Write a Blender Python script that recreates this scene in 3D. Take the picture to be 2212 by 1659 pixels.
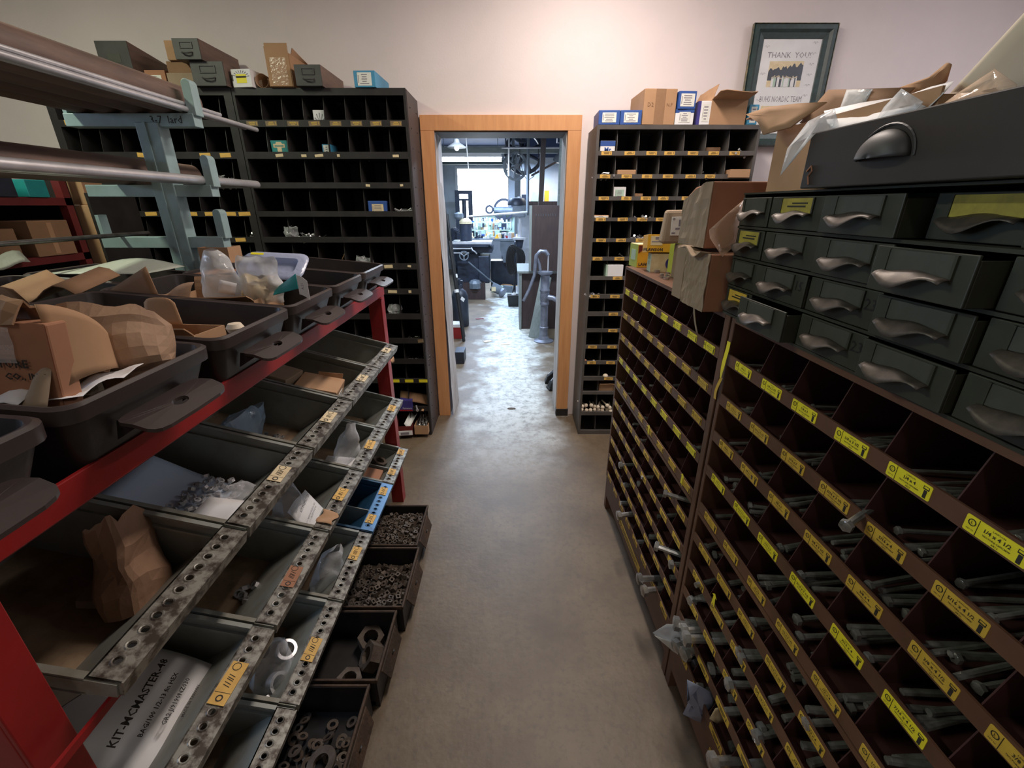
import bpy, math, random
from math import sin, cos, pi, radians, atan2, sqrt
from mathutils import Vector, Matrix, noise

for o in list(bpy.data.objects): bpy.data.objects.remove(o)
S = bpy.context.scene
C = S.collection
R = random.Random(7)

# ------------------------------------------------------------------ camera, world, exposure
cd = bpy.data.cameras.new('camera'); cam = bpy.data.objects.new('camera', cd); C.objects.link(cam)
cd.sensor_width = 36; cd.lens = 955/2212*36; cd.clip_start = .02
cam.location = (0, 0, 1.6); cam.rotation_euler = (radians(68), 0, 0)
S.camera = cam
S.view_settings.view_transform = 'Standard'; S.view_settings.look = 'None'
S.view_settings.gamma = 1; S.view_settings.use_curve_mapping = False
S.view_settings.exposure = 0.45
w = bpy.data.worlds.new('world'); S.world = w; w.use_nodes = True
w.node_tree.nodes['Background'].inputs[0].default_value = (.75, .86, 1, 1)
w.node_tree.nodes['Background'].inputs[1].default_value = .5

def area(name, loc, rot, sx, sy, power, col=(1, 1, 1), spread=180):
    l = bpy.data.lights.new(name, 'AREA'); l.shape = 'RECTANGLE'; l.size = sx; l.size_y = sy
    l.energy = power; l.color = col; l.spread = radians(spread)
    o = bpy.data.objects.new(name, l); C.objects.link(o); o.location = loc; o.rotation_euler = rot
    return o
WARM = (1, .80, .62); COOL = (.55, .72, 1)
# ceiling fluorescent fixtures of the store room, the last an added fill (their housings are built further down)
area('fixture_light', (.45, 2.1, 3.03), (0, 0, 0), .16, 1.15, 33, (1, .86, .77))
area('fixture_light.001', (-2.3, 1.3, 3.03), (0, 0, 0), .16, 1.15, 27, (.95, 1, .76))
area('fixture_light.002', (2.6, 1.6, 3.03), (0, 0, 0), .16, 1.15, 15, (.96, .95, 1))
area('fill_light', (-.3, -1.2, 3.03), (0, 0, 0), .16, 1.15, 5, (1, .93, .84))  # unseen fill lamp, added behind the camera to lift the shadows
# daylight through the store room's side window
area('window_light', (-4.12, .7, 1.75), (0, radians(-72), 0), 1.0, 1.5, 17, COOL, 95)
# workshop: fluorescent tubes and the far window
area('workshop_light', (0, 4.9, 2.55), (0, 0, 0), 1.2, .2, 60, (.74, .86, 1))
area('workshop_light.001', (-.58, 7.0, 2.16), (0, 0, 0), .9, .1, 55, (.55, .72, 1))
area('workshop_light.002', (-.4, 9.0, 2.36), (0, 0, 0), 1.2, .3, 90, (.50, .68, 1))
area('workshop_light.003', (.80, 8.9, 2.25), (0, 0, 0), .5, .2, 12, (1, .98, .9))

# ------------------------------------------------------------------ materials
def mat(name, col, rough=.6, metal=0, col2=None, scale=6, amt=.5, bump=.0, bscale=60, rand=.0, spec=.5, stretch=(1, 1, 1), coord='Object', lo=.35, hi=.65, coat=0):
    m = bpy.data.materials.new(name); m.use_nodes = True
    nt = m.node_tree; N = nt.nodes; L = nt.links; b = N['Principled BSDF']
    b.inputs['Roughness'].default_value = rough; b.inputs['Metallic'].default_value = metal
    b.inputs['Specular IOR Level'].default_value = spec
    if coat: b.inputs['Coat Weight'].default_value = coat; b.inputs['Coat Roughness'].default_value = .15
    tc = N.new('ShaderNodeTexCoord'); mp = N.new('ShaderNodeMapping'); L.new(tc.outputs[coord], mp.inputs[0])
    mp.inputs['Scale'].default_value = stretch
    if col2 is None: col2 = tuple(c*.72 for c in col)
    n = N.new('ShaderNodeTexNoise'); n.inputs['Scale'].default_value = scale; n.inputs['Detail'].default_value = 6; n.inputs['Roughness'].default_value = .65
    L.new(mp.outputs[0], n.inputs['Vector'])
    r = N.new('ShaderNodeMapRange'); r.inputs[1].default_value = lo; r.inputs[2].default_value = hi; r.inputs[4].default_value = amt*2 if amt < .5 else 1
    L.new(n.outputs['Fac'], r.inputs[0])
    mx = N.new('ShaderNodeMix'); mx.data_type = 'RGBA'; mx.inputs[6].default_value = (*col, 1); mx.inputs[7].default_value = (*col2, 1)
    L.new(r.outputs[0], mx.inputs[0]); out = mx.outputs[2]
    if rand:
        oi = N.new('ShaderNodeObjectInfo'); hs = N.new('ShaderNodeHueSaturation')
        rr = N.new('ShaderNodeMapRange'); rr.inputs[3].default_value = 1-rand; rr.inputs[4].default_value = 1+rand
        L.new(oi.outputs['Random'], rr.inputs[0]); L.new(rr.outputs[0], hs.inputs['Value']); L.new(out, hs.inputs['Color']); out = hs.outputs[0]
    L.new(out, b.inputs['Base Color'])
    if bump:
        n2 = N.new('ShaderNodeTexNoise'); n2.inputs['Scale'].default_value = bscale; n2.inputs['Detail'].default_value = 4; L.new(mp.outputs[0], n2.inputs['Vector'])
        bp = N.new('ShaderNodeBump'); bp.inputs['Strength'].default_value = bump; bp.inputs['Distance'].default_value = .01
        L.new(n2.outputs['Fac'], bp.inputs['Height']); L.new(bp.outputs[0], b.inputs['Normal'])
    return m
def emit(name, col, s):
    m = bpy.data.materials.new(name); m.use_nodes = True; b = m.node_tree.nodes['Principled BSDF']
    b.inputs['Base Color'].default_value = (*col, 1); b.inputs['Emission Color'].default_value = (*col, 1); b.inputs['Emission Strength'].default_value = s
    return m
def film(name, col, op=.35, rough=.12, crinkle=.45):
    m = bpy.data.materials.new(name); m.use_nodes = True; nt = m.node_tree; N = nt.nodes; L = nt.links; b = N['Principled BSDF']
    b.inputs['Base Color'].default_value = (*col, 1); b.inputs['Roughness'].default_value = rough; b.inputs['Specular IOR Level'].default_value = .9
    t = N.new('ShaderNodeBsdfTransparent'); mx = N.new('ShaderNodeMixShader'); lw = N.new('ShaderNodeLayerWeight'); lw.inputs[0].default_value = .35
    r = N.new('ShaderNodeMapRange'); r.inputs[3].default_value = op; r.inputs[4].default_value = min(1, op*6 if op < .05 else op+.5)
    if not crinkle: b.inputs['Specular IOR Level'].default_value = .2
    tc = N.new('ShaderNodeTexCoord'); n = N.new('ShaderNodeTexNoise'); n.inputs['Scale'].default_value = 55; n.inputs['Detail'].default_value = 3; bp = N.new('ShaderNodeBump'); bp.inputs['Strength'].default_value = crinkle; bp.inputs['Distance'].default_value = .006
    L.new(tc.outputs['Object'], n.inputs['Vector']); L.new(n.outputs['Fac'], bp.inputs['Height']); L.new(bp.outputs[0], b.inputs['Normal'])
    L.new(lw.outputs['Facing'], r.inputs[0]); L.new(r.outputs[0], mx.inputs[0]); L.new(t.outputs[0], mx.inputs[1]); L.new(b.outputs[0], mx.inputs[2])
    L.new(mx.outputs[0], N['Material Output'].inputs[0])
    return m

M = {}
M['wall'] = mat('wall_paint', (.82, .735, .725), .75, col2=(.76, .69, .685), scale=1.5, bump=.05, bscale=90)
M['ceiling'] = mat('ceiling_paint', (.75, .74, .72), .8)
M['plaster'] = mat('rough_plaster', (.62, .60, .60), .85, col2=(.40, .35, .33), scale=5, bump=.6, bscale=16, stretch=(1, 1, .4))
M['trim'] = mat('orange_pine', (.72, .36, .155), .5, col2=(.62, .29, .12), scale=4, stretch=(9, 9, .8), bump=.03)
M['black_metal'] = mat('black_metal', (.019, .018, .018), .5, col2=(.032, .029, .028), scale=9, spec=.35)
M['brown_side'] = mat('brown_side', (.065, .05, .048), .55, col2=(.045, .036, .035), scale=5)
M['grey_metal'] = mat('grey_metal', (.105, .095, .088), .5, col2=(.07, .063, .058), scale=7)
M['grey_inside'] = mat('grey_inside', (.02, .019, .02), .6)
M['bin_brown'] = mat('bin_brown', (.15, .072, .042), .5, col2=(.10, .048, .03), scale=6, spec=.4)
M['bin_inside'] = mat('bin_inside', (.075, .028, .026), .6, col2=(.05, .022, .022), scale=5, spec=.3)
M['lab_yel'] = mat('label_yellow', (.92, .82, .03), .5, col2=(.86, .74, .03), scale=20)
M['lab_old'] = mat('label_old_yellow', (.74, .50, .06), .55, col2=(.60, .38, .05), scale=30)
M['lab_gold'] = mat('label_gold', (.80, .50, .12), .55, col2=(.66, .38, .08), scale=30)
M['lab_cream'] = mat('label_cream', (.78, .66, .42), .55, col2=(.66, .52, .30), scale=30)
M['lab_white'] = mat('label_white', (.80, .80, .74), .6, col2=(.72, .72, .66), scale=20)
M['ink'] = mat('ink', (.03, .025, .02), .7)
M['ink_soft'] = mat('ink_soft', (.26, .24, .28), .7)
M['red'] = mat('red_paint', (.36, .018, .018), .38, col2=(.26, .014, .014), scale=5, spec=.5)
M['red_dark'] = mat('dark_red_paint', (.16, .02, .02), .5)
M['tote'] = mat('tote_black', (.022, .020, .020), .42, col2=(.038, .030, .027), scale=7, bump=.04, bscale=120)
M['tote_rim'] = mat('tote_rim_brown', (.055, .040, .037), .36, col2=(.04, .032, .03), scale=9)
M['bin_steel'] = mat('bin_steel_green_grey', (.30, .32, .29), .45, metal=.25, col2=(.17, .14, .09), scale=5, lo=.45, hi=.72)
M['strip'] = mat('strip_grey_paint', (.30, .295, .255), .42, metal=.25, col2=(.055, .04, .03), scale=26, lo=.44, hi=.58)
M['rust_floor'] = mat('rusty_steel', (.36, .25, .15), .6, metal=.1, col2=(.17, .115, .075), scale=12)
M['strip_blue'] = mat('strip_blue', (.10, .25, .48), .4, metal=.2, col2=(.06, .10, .20), scale=16, lo=.55, hi=.7)
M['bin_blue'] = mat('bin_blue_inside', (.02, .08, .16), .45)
M['blue_rack'] = mat('pale_blue_paint', (.36, .50, .52), .45, col2=(.28, .39, .39), scale=8)
M['pipe'] = mat('brown_pipe', (.20, .125, .095), .6, col2=(.11, .075, .062), scale=5, stretch=(4, .8, 4))
M['steel'] = mat('bright_steel', (.72, .72, .74), .3, metal=.55, col2=(.55, .55, .57), scale=10)
M['bolt'] = mat('zinc_bolt', (.55, .55, .54), .2, metal=.65, col2=(.30, .29, .28), scale=30, rand=.3)
M['bolt_dark'] = mat('dark_bolt', (.16, .155, .15), .38, metal=.8, col2=(.10, .09, .085), scale=30, rand=.3)
M['rust'] = mat('rust_brown', (.085, .052, .032), .75, metal=.2, col2=(.045, .03, .022), scale=14, bump=.3, bscale=90, rand=.25)
M['rust_grey'] = mat('rusty_grey_iron', (.125, .10, .078), .65, metal=.3, col2=(.07, .048, .034), scale=20, bump=.2, bscale=80, rand=.3)
M['card'] = mat('cardboard', (.47, .28, .155), .85, col2=(.40, .23, .12), scale=4, rand=.06)
M['card_dark'] = mat('cardboard_dark', (.30, .17, .09), .85, col2=(.23, .13, .07), scale=4, rand=.05)
M['card_grey'] = mat('cardboard_greyed', (.34, .26, .18), .85, col2=(.27, .19, .12), scale=4)
M['card_red'] = mat('cardboard_reddish', (.42, .20, .11), .85, col2=(.32, .15, .085), scale=3)
M['kraft'] = mat('kraft_paper', (.50, .32, .20), .8, col2=(.36, .23, .15), scale=7, bump=.3, bscale=25)
M['kraft_dark'] = mat('kraft_paper_dark', (.33, .19, .115), .8, col2=(.24, .14, .085), scale=7, bump=.3, bscale=25)
M['white'] = mat('white_paper', (.82, .82, .82), .7, col2=(.76, .76, .77), scale=6)
M['blue_box'] = mat('blue_carton', (.035, .10, .36), .45, col2=(.03, .085, .30), scale=8)
M['lblue_box'] = mat('light_blue_carton', (.06, .30, .50), .45)
M['teal_box'] = mat('teal_carton', (.02, .30, .30), .45)
M['yellow_box'] = mat('yellow_carton', (.85, .46, .03), .5)
M['green_box'] = mat('lime_carton', (.45, .55, .08), .5)
M['mint'] = mat('mint_carton', (.50, .68, .55), .5)
M['purple_box'] = mat('purple_carton', (.06, .05, .26), .45)
M['maroon'] = mat('maroon_carton', (.16, .02, .02), .5)
M['drawer_green'] = mat('drawer_olive', (.043, .048, .032), .5, col2=(.028, .027, .018), scale=7, metal=.1)
M['drawer_card'] = mat('drawer_card_grey', (.062, .066, .05), .6, col2=(.046, .048, .036), scale=20)
M['pull'] = mat('worn_pull_metal', (.13, .105, .085), .45, metal=.4, col2=(.05, .045, .038), scale=25)
M['drawer_brown'] = mat('drawer_brown_black', (.024, .019, .016), .5, col2=(.032, .026, .02), scale=8)
M['drawer_grey'] = mat('drawer_grey', (.06, .06, .058), .5, col2=(.04, .038, .036), scale=8)
M['foam'] = mat('foam_sheet', (.86, .74, .57), .6, col2=(.74, .64, .50), scale=3)
M['frame'] = mat('frame_green_wood', (.035, .065, .065), .4, col2=(.022, .038, .036), scale=30, stretch=(1, 1, 1))
M['gold'] = mat('worn_gold_edge', (.25, .20, .10), .4, col2=(.05, .07, .06), scale=40)
M['clear'] = film('clear_plastic', (.86, .89, .92), .2)
M['milky'] = film('milky_plastic', (.84, .87, .88), .34, .2)
M['bluish'] = film('bluish_plastic', (.40, .58, .78), .35)
M['tan_film'] = film('tan_plastic', (.85, .62, .45), .25)
M['glass'] = film('picture_glass', (.9, .9, .9), .015, .05, 0)
M['iron'] = mat('grey_cast_iron', (.24, .26, .32), .42, metal=.5, col2=(.15, .16, .20), scale=12, bump=.1, bscale=60)
M['mach'] = mat('machine_dark', (.035, .045, .07), .45, metal=.2, col2=(.02, .024, .035), scale=8)
M['mach_grey'] = mat('machine_grey', (.16, .19, .22), .45, col2=(.10, .12, .14), scale=8)
M['beam'] = mat('grey_green_timber', (.17, .20, .19), .7, col2=(.11, .13, .13), scale=5, stretch=(1, 6, 6))
M['wood_dark'] = mat('dark_wood', (.05, .03, .028), .55, col2=(.03, .018, .017), scale=5, stretch=(6, 6, 1))
M['wood_grey'] = mat('grey_board', (.22, .25, .24), .6, col2=(.16, .18, .17), scale=6, stretch=(6, 6, 1))
M['rubber'] = mat('black_rubber', (.014, .014, .015), .5)
M['enamel'] = mat('enamel_shade', (.30, .32, .34), .3, col2=(.22, .23, .25), scale=8)
M['tube'] = emit('lit_tube', (.86, .94, 1), 14)
M['bulb'] = emit('lit_bulb', (.95, .97, 1), 6)
M['spot'] = emit('lit_flood', (1, .98, .86), 18)
M['sky'] = emit('window_sky', (.86, .94, 1), 9)
M['shop_wall'] = mat('workshop_wall', (.55, .58, .62), .8, col2=(.42, .45, .49), scale=2)
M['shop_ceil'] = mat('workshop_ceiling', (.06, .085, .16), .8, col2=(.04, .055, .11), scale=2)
def concrete():
    m = mat('concrete_floor', (.195, .145, .092), .5, col2=(.10, .07, .045), scale=2.2, bump=.12, bscale=45, lo=.35, hi=.7)
    nt = m.node_tree; N = nt.nodes; L = nt.links; b = N['Principled BSDF']
    base = b.inputs['Base Color'].links[0].from_socket
    tc = [n for n in N if n.type == 'TEX_COORD'][0]
    n = N.new('ShaderNodeTexNoise'); n.inputs['Scale'].default_value = 34; n.inputs['Detail'].default_value = 12; n.inputs['Roughness'].default_value = .75
    L.new(tc.outputs['Object'], n.inputs['Vector'])
    r = N.new('ShaderNodeMapRange'); r.inputs[1].default_value = .50; r.inputs[2].default_value = .74; L.new(n.outputs['Fac'], r.inputs[0])
    mx = N.new('ShaderNodeMix'); mx.data_type = 'RGBA'; L.new(r.outputs[0], mx.inputs[0]); L.new(base, mx.inputs[6]); mx.inputs[7].default_value = (.10, .085, .065, 1)
    # paler mottled band, fading in towards the doorway and on through the workshop
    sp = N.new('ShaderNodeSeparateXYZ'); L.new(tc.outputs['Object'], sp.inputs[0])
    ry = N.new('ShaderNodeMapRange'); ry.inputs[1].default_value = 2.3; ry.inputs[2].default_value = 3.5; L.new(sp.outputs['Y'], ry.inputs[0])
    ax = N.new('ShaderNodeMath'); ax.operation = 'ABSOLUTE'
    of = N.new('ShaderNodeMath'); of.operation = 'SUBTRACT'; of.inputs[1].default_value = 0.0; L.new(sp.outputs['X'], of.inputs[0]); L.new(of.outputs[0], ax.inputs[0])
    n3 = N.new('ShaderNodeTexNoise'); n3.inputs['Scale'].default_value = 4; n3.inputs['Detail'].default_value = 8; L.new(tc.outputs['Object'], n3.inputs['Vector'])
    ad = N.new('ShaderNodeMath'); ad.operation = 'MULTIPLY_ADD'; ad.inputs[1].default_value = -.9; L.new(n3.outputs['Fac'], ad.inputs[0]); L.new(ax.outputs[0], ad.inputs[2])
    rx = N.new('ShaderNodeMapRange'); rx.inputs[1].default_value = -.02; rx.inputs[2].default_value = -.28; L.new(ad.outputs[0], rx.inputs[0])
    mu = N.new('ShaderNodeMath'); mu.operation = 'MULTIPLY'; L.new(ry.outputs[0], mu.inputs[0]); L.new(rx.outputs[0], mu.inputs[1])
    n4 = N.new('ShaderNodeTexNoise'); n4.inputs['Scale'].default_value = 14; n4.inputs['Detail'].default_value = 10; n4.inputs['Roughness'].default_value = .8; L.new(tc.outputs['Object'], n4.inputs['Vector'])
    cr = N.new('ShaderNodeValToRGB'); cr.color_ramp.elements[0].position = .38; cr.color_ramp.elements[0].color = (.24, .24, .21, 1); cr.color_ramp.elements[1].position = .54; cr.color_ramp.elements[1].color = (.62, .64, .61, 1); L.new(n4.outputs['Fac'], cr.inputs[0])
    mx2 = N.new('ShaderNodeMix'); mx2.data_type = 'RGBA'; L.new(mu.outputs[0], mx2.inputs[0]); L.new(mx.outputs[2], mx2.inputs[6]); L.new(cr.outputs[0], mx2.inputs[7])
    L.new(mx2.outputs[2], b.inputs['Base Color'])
    return m
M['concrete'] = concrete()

# ------------------------------------------------------------------ mesh helpers
class MB:
    def __init__(s, T=None): s.v = []; s.f = []; s.m = []; s.T = T
    def add(s, vs, fs, m=0):
        o = len(s.v)
        for p in vs:
            p = Vector(p); s.v.append(s.T @ p if s.T else p)
        for f in fs: s.f.append([i+o for i in f]); s.m.append(m)
        return s
    def box(s, x0, y0, z0, x1, y1, z1, m=0):
        return s.frus((x0, y0, x1, y1), z0, (x0, y0, x1, y1), z1, m)
    def frus(s, b, z0, t, z1, m=0):
        vs = [(b[0], b[1], z0), (b[2], b[1], z0), (b[2], b[3], z0), (b[0], b[3], z0), (t[0], t[1], z1), (t[2], t[1], z1), (t[2], t[3], z1), (t[0], t[3], z1)]
        return s.add(vs, [(0, 3, 2, 1), (4, 5, 6, 7), (0, 1, 5, 4), (1, 2, 6, 5), (2, 3, 7, 6), (3, 0, 4, 7)], m)
    def plate(s, pts, th, m=0):
        """a flat polygon given a thickness against its normal"""
        P = [Vector(p) for p in pts]; n = (P[1]-P[0]).cross(P[2]-P[0]).normalized()*th; k = len(P)
        return s.add(P+[p-n for p in P], [list(range(k)), list(range(2*k-1, k-1, -1))]+[(i, k+i, k+(i+1) % k, (i+1) % k) for i in range(k)], m)
    def prism(s, poly, ax, a, b, m=0):
        def P(q, c): return {'x': (c, q[0], q[1]), 'y': (q[0], c, q[1]), 'z': (q[0], q[1], c)}[ax]
        k = len(poly)
        return s.add([P(q, a) for q in poly]+[P(q, b) for q in poly], [list(range(k)), list(range(2*k-1, k-1, -1))]+[(i, k+i, k+(i+1) % k, (i+1) % k) for i in range(k)], m)
    def cyl(s, p, q, r0, r1=None, n=12, m=0, caps=True, roll=0):
        p = Vector(p); q = Vector(q); r1 = r0 if r1 is None else r1
        d = (q-p).normalized(); u = d.orthogonal().normalized() if abs(d.z) < .99 else Vector((1, 0, 0)); v = d.cross(u)
        a = [p+(u*cos(2*pi*i/n+roll)+v*sin(2*pi*i/n+roll))*r0 for i in range(n)]; b = [q+(u*cos(2*pi*i/n+roll)+v*sin(2*pi*i/n+roll))*r1 for i in range(n)]
        fs = [(i, (i+1) % n, n+(i+1) % n, n+i) for i in range(n)]
        if caps: fs += [list(range(n-1, -1, -1)), list(range(n, 2*n))]
        return s.add(a+b, fs, m)
    def tube(s, pts, r, n=8, m=0, closed=False):
        P = [Vector(p) for p in pts]; k = len(P); vs = []
        rr = r if isinstance(r, (list, tuple)) else [r]*k
        up = None
        for i in range(k):
            a = P[i-1] if (i > 0 or closed) else P[i]; b = P[(i+1) % k] if (i < k-1 or closed) else P[i]
            d = (b-a).normalized()
            if up is None: u = d.orthogonal().normalized()
            else:
                u = up-d*up.dot(d); u = u.normalized() if u.length > 1e-6 else d.orthogonal().normalized()
            up = u; v = d.cross(u)
            vs += [P[i]+(u*cos(2*pi*j/n)+v*sin(2*pi*j/n))*rr[i] for j in range(n)]
        fs = []
        for i in range(k if closed else k-1):
            i2 = (i+1) % k
            for j in range(n): fs.append((i*n+j, i*n+(j+1) % n, i2*n+(j+1) % n, i2*n+j))
        if not closed: fs += [list(range(n-1, -1, -1)), list(range((k-1)*n, k*n))]
        return s.add(vs, fs, m)
    def lathe(s, prof, n=20, m=0, c=(0, 0, 0)):
        vs = []
        for r, z in prof: vs += [(c[0]+r*cos(2*pi*i/n), c[1]+r*sin(2*pi*i/n), c[2]+z) for i in range(n)]
        k = len(prof)
        fs = [(a*n+i, a*n+(i+1) % n, (a+1)*n+(i+1) % n, (a+1)*n+i) for a in range(k-1) for i in range(n)]
        if prof[0][0] > 1e-5: fs.append(list(range(n-1, -1, -1)))
        if prof[-1][0] > 1e-5: fs.append(list(range((k-1)*n, k*n)))
        return s.add(vs, fs, m)
    def ring(s, c, ax, ro, ri, t, n=10, m=0):
        """flat washer-like ring, centre c, axis vector ax"""
        c = Vector(c); d = Vector(ax).normalized(); u = d.orthogonal().normalized(); v = d.cross(u); vs = []
        for rr, h in ((ro, -t/2), (ro, t/2), (ri, t/2), (ri, -t/2)):
            vs += [c+d*h+(u*cos(2*pi*i/n)+v*sin(2*pi*i/n))*rr for i in range(n)]
        return s.add(vs, [(a*n+i, a*n+(i+1) % n, ((a+1) % 4)*n+(i+1) % n, ((a+1) % 4)*n+i) for a in range(4) for i in range(n)], m)
    def grid(s, fn, nu, nv, m=0, th=0):
        vs = [fn(i/nu, j/nv) for j in range(nv+1) for i in range(nu+1)]
        fs = [(j*(nu+1)+i, j*(nu+1)+i+1, (j+1)*(nu+1)+i+1, (j+1)*(nu+1)+i) for j in range(nv) for i in range(nu)]
        return s.add(vs, fs, m)
    def mesh(s, name, mats, smooth=False):
        me = bpy.data.meshes.new(name); me.from_pydata([tuple(p) for p in s.v], [], s.f)
        mats = mats if isinstance(mats, (list, tuple)) else [mats]
        for q in mats: me.materials.append(M[q] if isinstance(q, str) else q)
        if len(mats) > 1: me.polygons.foreach_set('material_index', s.m)
        if smooth:
            me.polygons.foreach_set('use_smooth', [True]*len(s.f))
            me.set_sharp_from_angle(angle=radians(38))
        me.update(); return me
def link(name, me, parent=None, loc=(0, 0, 0), rot=(0, 0, 0), scale=None):
    o = bpy.data.objects.new(name, me); C.objects.link(o); o.location = loc; o.rotation_euler = rot
    if scale: o.scale = scale
    if parent: o.parent = parent
    return o
def obj(name, mb, mats, parent=None, loc=(0, 0, 0), rot=(0, 0, 0), smooth=False, bevel=0, solid=0):
    o = link(name, mb.mesh(name, mats, smooth), parent, loc, rot)
    if solid: d = o.modifiers.new('solid', 'SOLIDIFY'); d.thickness = solid
    if bevel: b = o.modifiers.new('bevel', 'BEVEL'); b.width = bevel; b.segments = 2; b.limit_method = 'ANGLE'
    return o
def tag(o, label, cat, group=None, kind=None):
    o['label'] = label; o['category'] = cat
    if group: o['group'] = group
    if kind: o['kind'] = kind
    return o
def thing(name, label, cat, loc=(0, 0, 0), rz=0, group=None, rot=None):
    o = bpy.data.objects.new(name, None); C.objects.link(o); o.empty_display_size = .05
    o.location = loc; o.rotation_euler = rot or (0, 0, rz)
    return tag(o, label, cat, group)
def struct(name, mb, mats, **k):
    o = obj(name, mb, mats, **k); o['kind'] = 'structure'; return o
def dup(root, loc=None, rot=None, label=None, group=None):
    def cp(o, par):
        c = o.copy(); C.objects.link(c)
        if par: c.parent = par
        for ch in list(o.children): cp(ch, c)
        return c
    r = cp(root, None)
    if loc is not None: r.location = loc
    if rot is not None: r.rotation_euler = rot
    if label: r['label'] = label
    if group: r['group'] = group
    return r
_tx = {}
def text(s, size, mt='ink', align='CENTER', bold=0):
    """a mesh of lettering in the XY plane, facing +Z"""
    k = (s, size, mt, align, bold)
    if k not in _tx:
        c = bpy.data.curves.new('lettering', 'FONT'); c.body = s; c.size = size; c.align_x = align; c.align_y = 'CENTER'; c.resolution_u = 1; c.offset = bold
        o = bpy.data.objects.new('lettering', c); me = bpy.data.meshes.new_from_object(o); bpy.data.objects.remove(o)
        me.name = 'lettering'; me.materials.clear(); me.materials.append(M[mt]); _tx[k] = me
    return _tx[k]
def tnoise(p, s=1, seed=0): return noise.noise(Vector(p)*s+Vector((seed*7.1, seed*3.3, seed*1.7)))
M['lid_blue'] = film('blue_grey_lid', (.42, .48, .66), .8, .3)
M['lid_grey'] = film('grey_green_film', (.50, .54, .46), .85, .3)
M['envelope'] = mat('blue_lit_envelope', (.60, .72, .88), .5, col2=(.52, .64, .82), scale=4)  # white envelope; the bluish light falling on it is put into the colour
M['lab_grimy'] = mat('grimy_yellow_card', (.46, .38, .05), .6, col2=(.30, .24, .04), scale=25)

# ------------------------------------------------------------------ the store room shell
DX0, DX1, DZ, WY0, WY1 = -.506, .363, 2.05, 3.3, 3.58
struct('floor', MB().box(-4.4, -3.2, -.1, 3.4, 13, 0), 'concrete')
struct('ceiling', MB().box(-4.4, -3.2, 3.1, 3.4, WY1, 3.2), 'ceiling')
struct('wall_back', MB().box(-4.4, WY0, 0, DX0, WY1, 3.1).box(DX1, WY0, 0, 3.4, WY1, 3.1).box(DX0, WY0, DZ, DX1, WY1, 3.1), 'wall')
struct('wall_left', MB().box(-4.4, -3.2, 0, -4.2, -.2, 3.1).box(-4.4, 1.6, 0, -4.2, WY0, 3.1).box(-4.4, -.2, 0, -4.2, 1.6, .9).box(-4.4, -.2, 2.2, -4.2, 1.6, 3.1), 'wall')
wn = struct('window_1', MB().box(-4.36, -.2, .9, -4.30, -.12, 2.2).box(-4.36, 1.52, .9, -4.30, 1.6, 2.2).box(-4.36, -.12, .9, -4.30, 1.52, .98).box(-4.36, -.12, 2.12, -4.30, 1.52, 2.2).box(-4.35, .68, .98, -4.31, .72, 2.12), 'white')
obj('pane', MB().box(-4.335, -.12, .98, -4.325, 1.52, 2.12), 'glass', wn)
struct('wall_right', MB().box(3.2, -3.2, 0, 3.4, WY0, 3.1), 'wall')
struct('wall_front', MB().box(-4.2, -3.2, 0, 3.2, -3, 3.1), 'wall')
# door casing: head board over two side boards, rough plaster jambs, plinth block
t1 = struct('trim_1', MB().box(-.594, 3.268, 2.05, .451, 3.3, 2.138), 'trim', bevel=.002)
t2 = struct('trim_2', MB().box(-.594, 3.268, 0, -.506, 3.3, 2.0495), 'trim', bevel=.002)
t3 = struct('trim_3', MB().box(.363, 3.268, .06, .451, 3.3, 2.0495), 'trim', bevel=.002)
struct('trim_4', MB().box(.358, 3.262, 0, .456, 3.3, .06), 'black_metal', bevel=.003)
def jamb(u, v):
    y = 3.27+.30*v; z = 2.05*u
    return (-.506+.028*(1-u)**2+.012*tnoise((0, y*9, z*3))+.012*v*(1-u), y, z)
struct('trim_5', MB().grid(jamb, 30, 6), 'plaster')
struct('trim_6', MB().box(.357, 3.3, .0, .3635, WY1, 2.05), 'plaster')
struct('trim_7', MB().box(-.5055, 3.3, 2.044, .3625, WY1, 2.0505), 'grey_metal')
# ceiling fixtures whose light the area lamps give, the last for the added fill
for i, (x, y) in enumerate(((.45, 2.1), (-2.3, 1.3), (2.6, 1.6), (-.3, -1.2))):
    t = thing('ceiling_fixture', ['twin tube ceiling light near the doorway wall', 'twin tube ceiling light over the red bin rack', 'twin tube ceiling light behind the steel drawers', 'added fill light behind the camera, built as a twin tube ceiling light'][i], 'light', (x, y, 3.1))
    obj('housing', MB().frus((-.11, -.62, .11, .62), -.045, (-.06, -.62, .06, .62), 0), 'white', t)
    for s in (-.05, .05): obj('tube', MB().cyl((s, -.58, -.058), (s, .58, -.058), .012), 'white', t, smooth=True)

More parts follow.
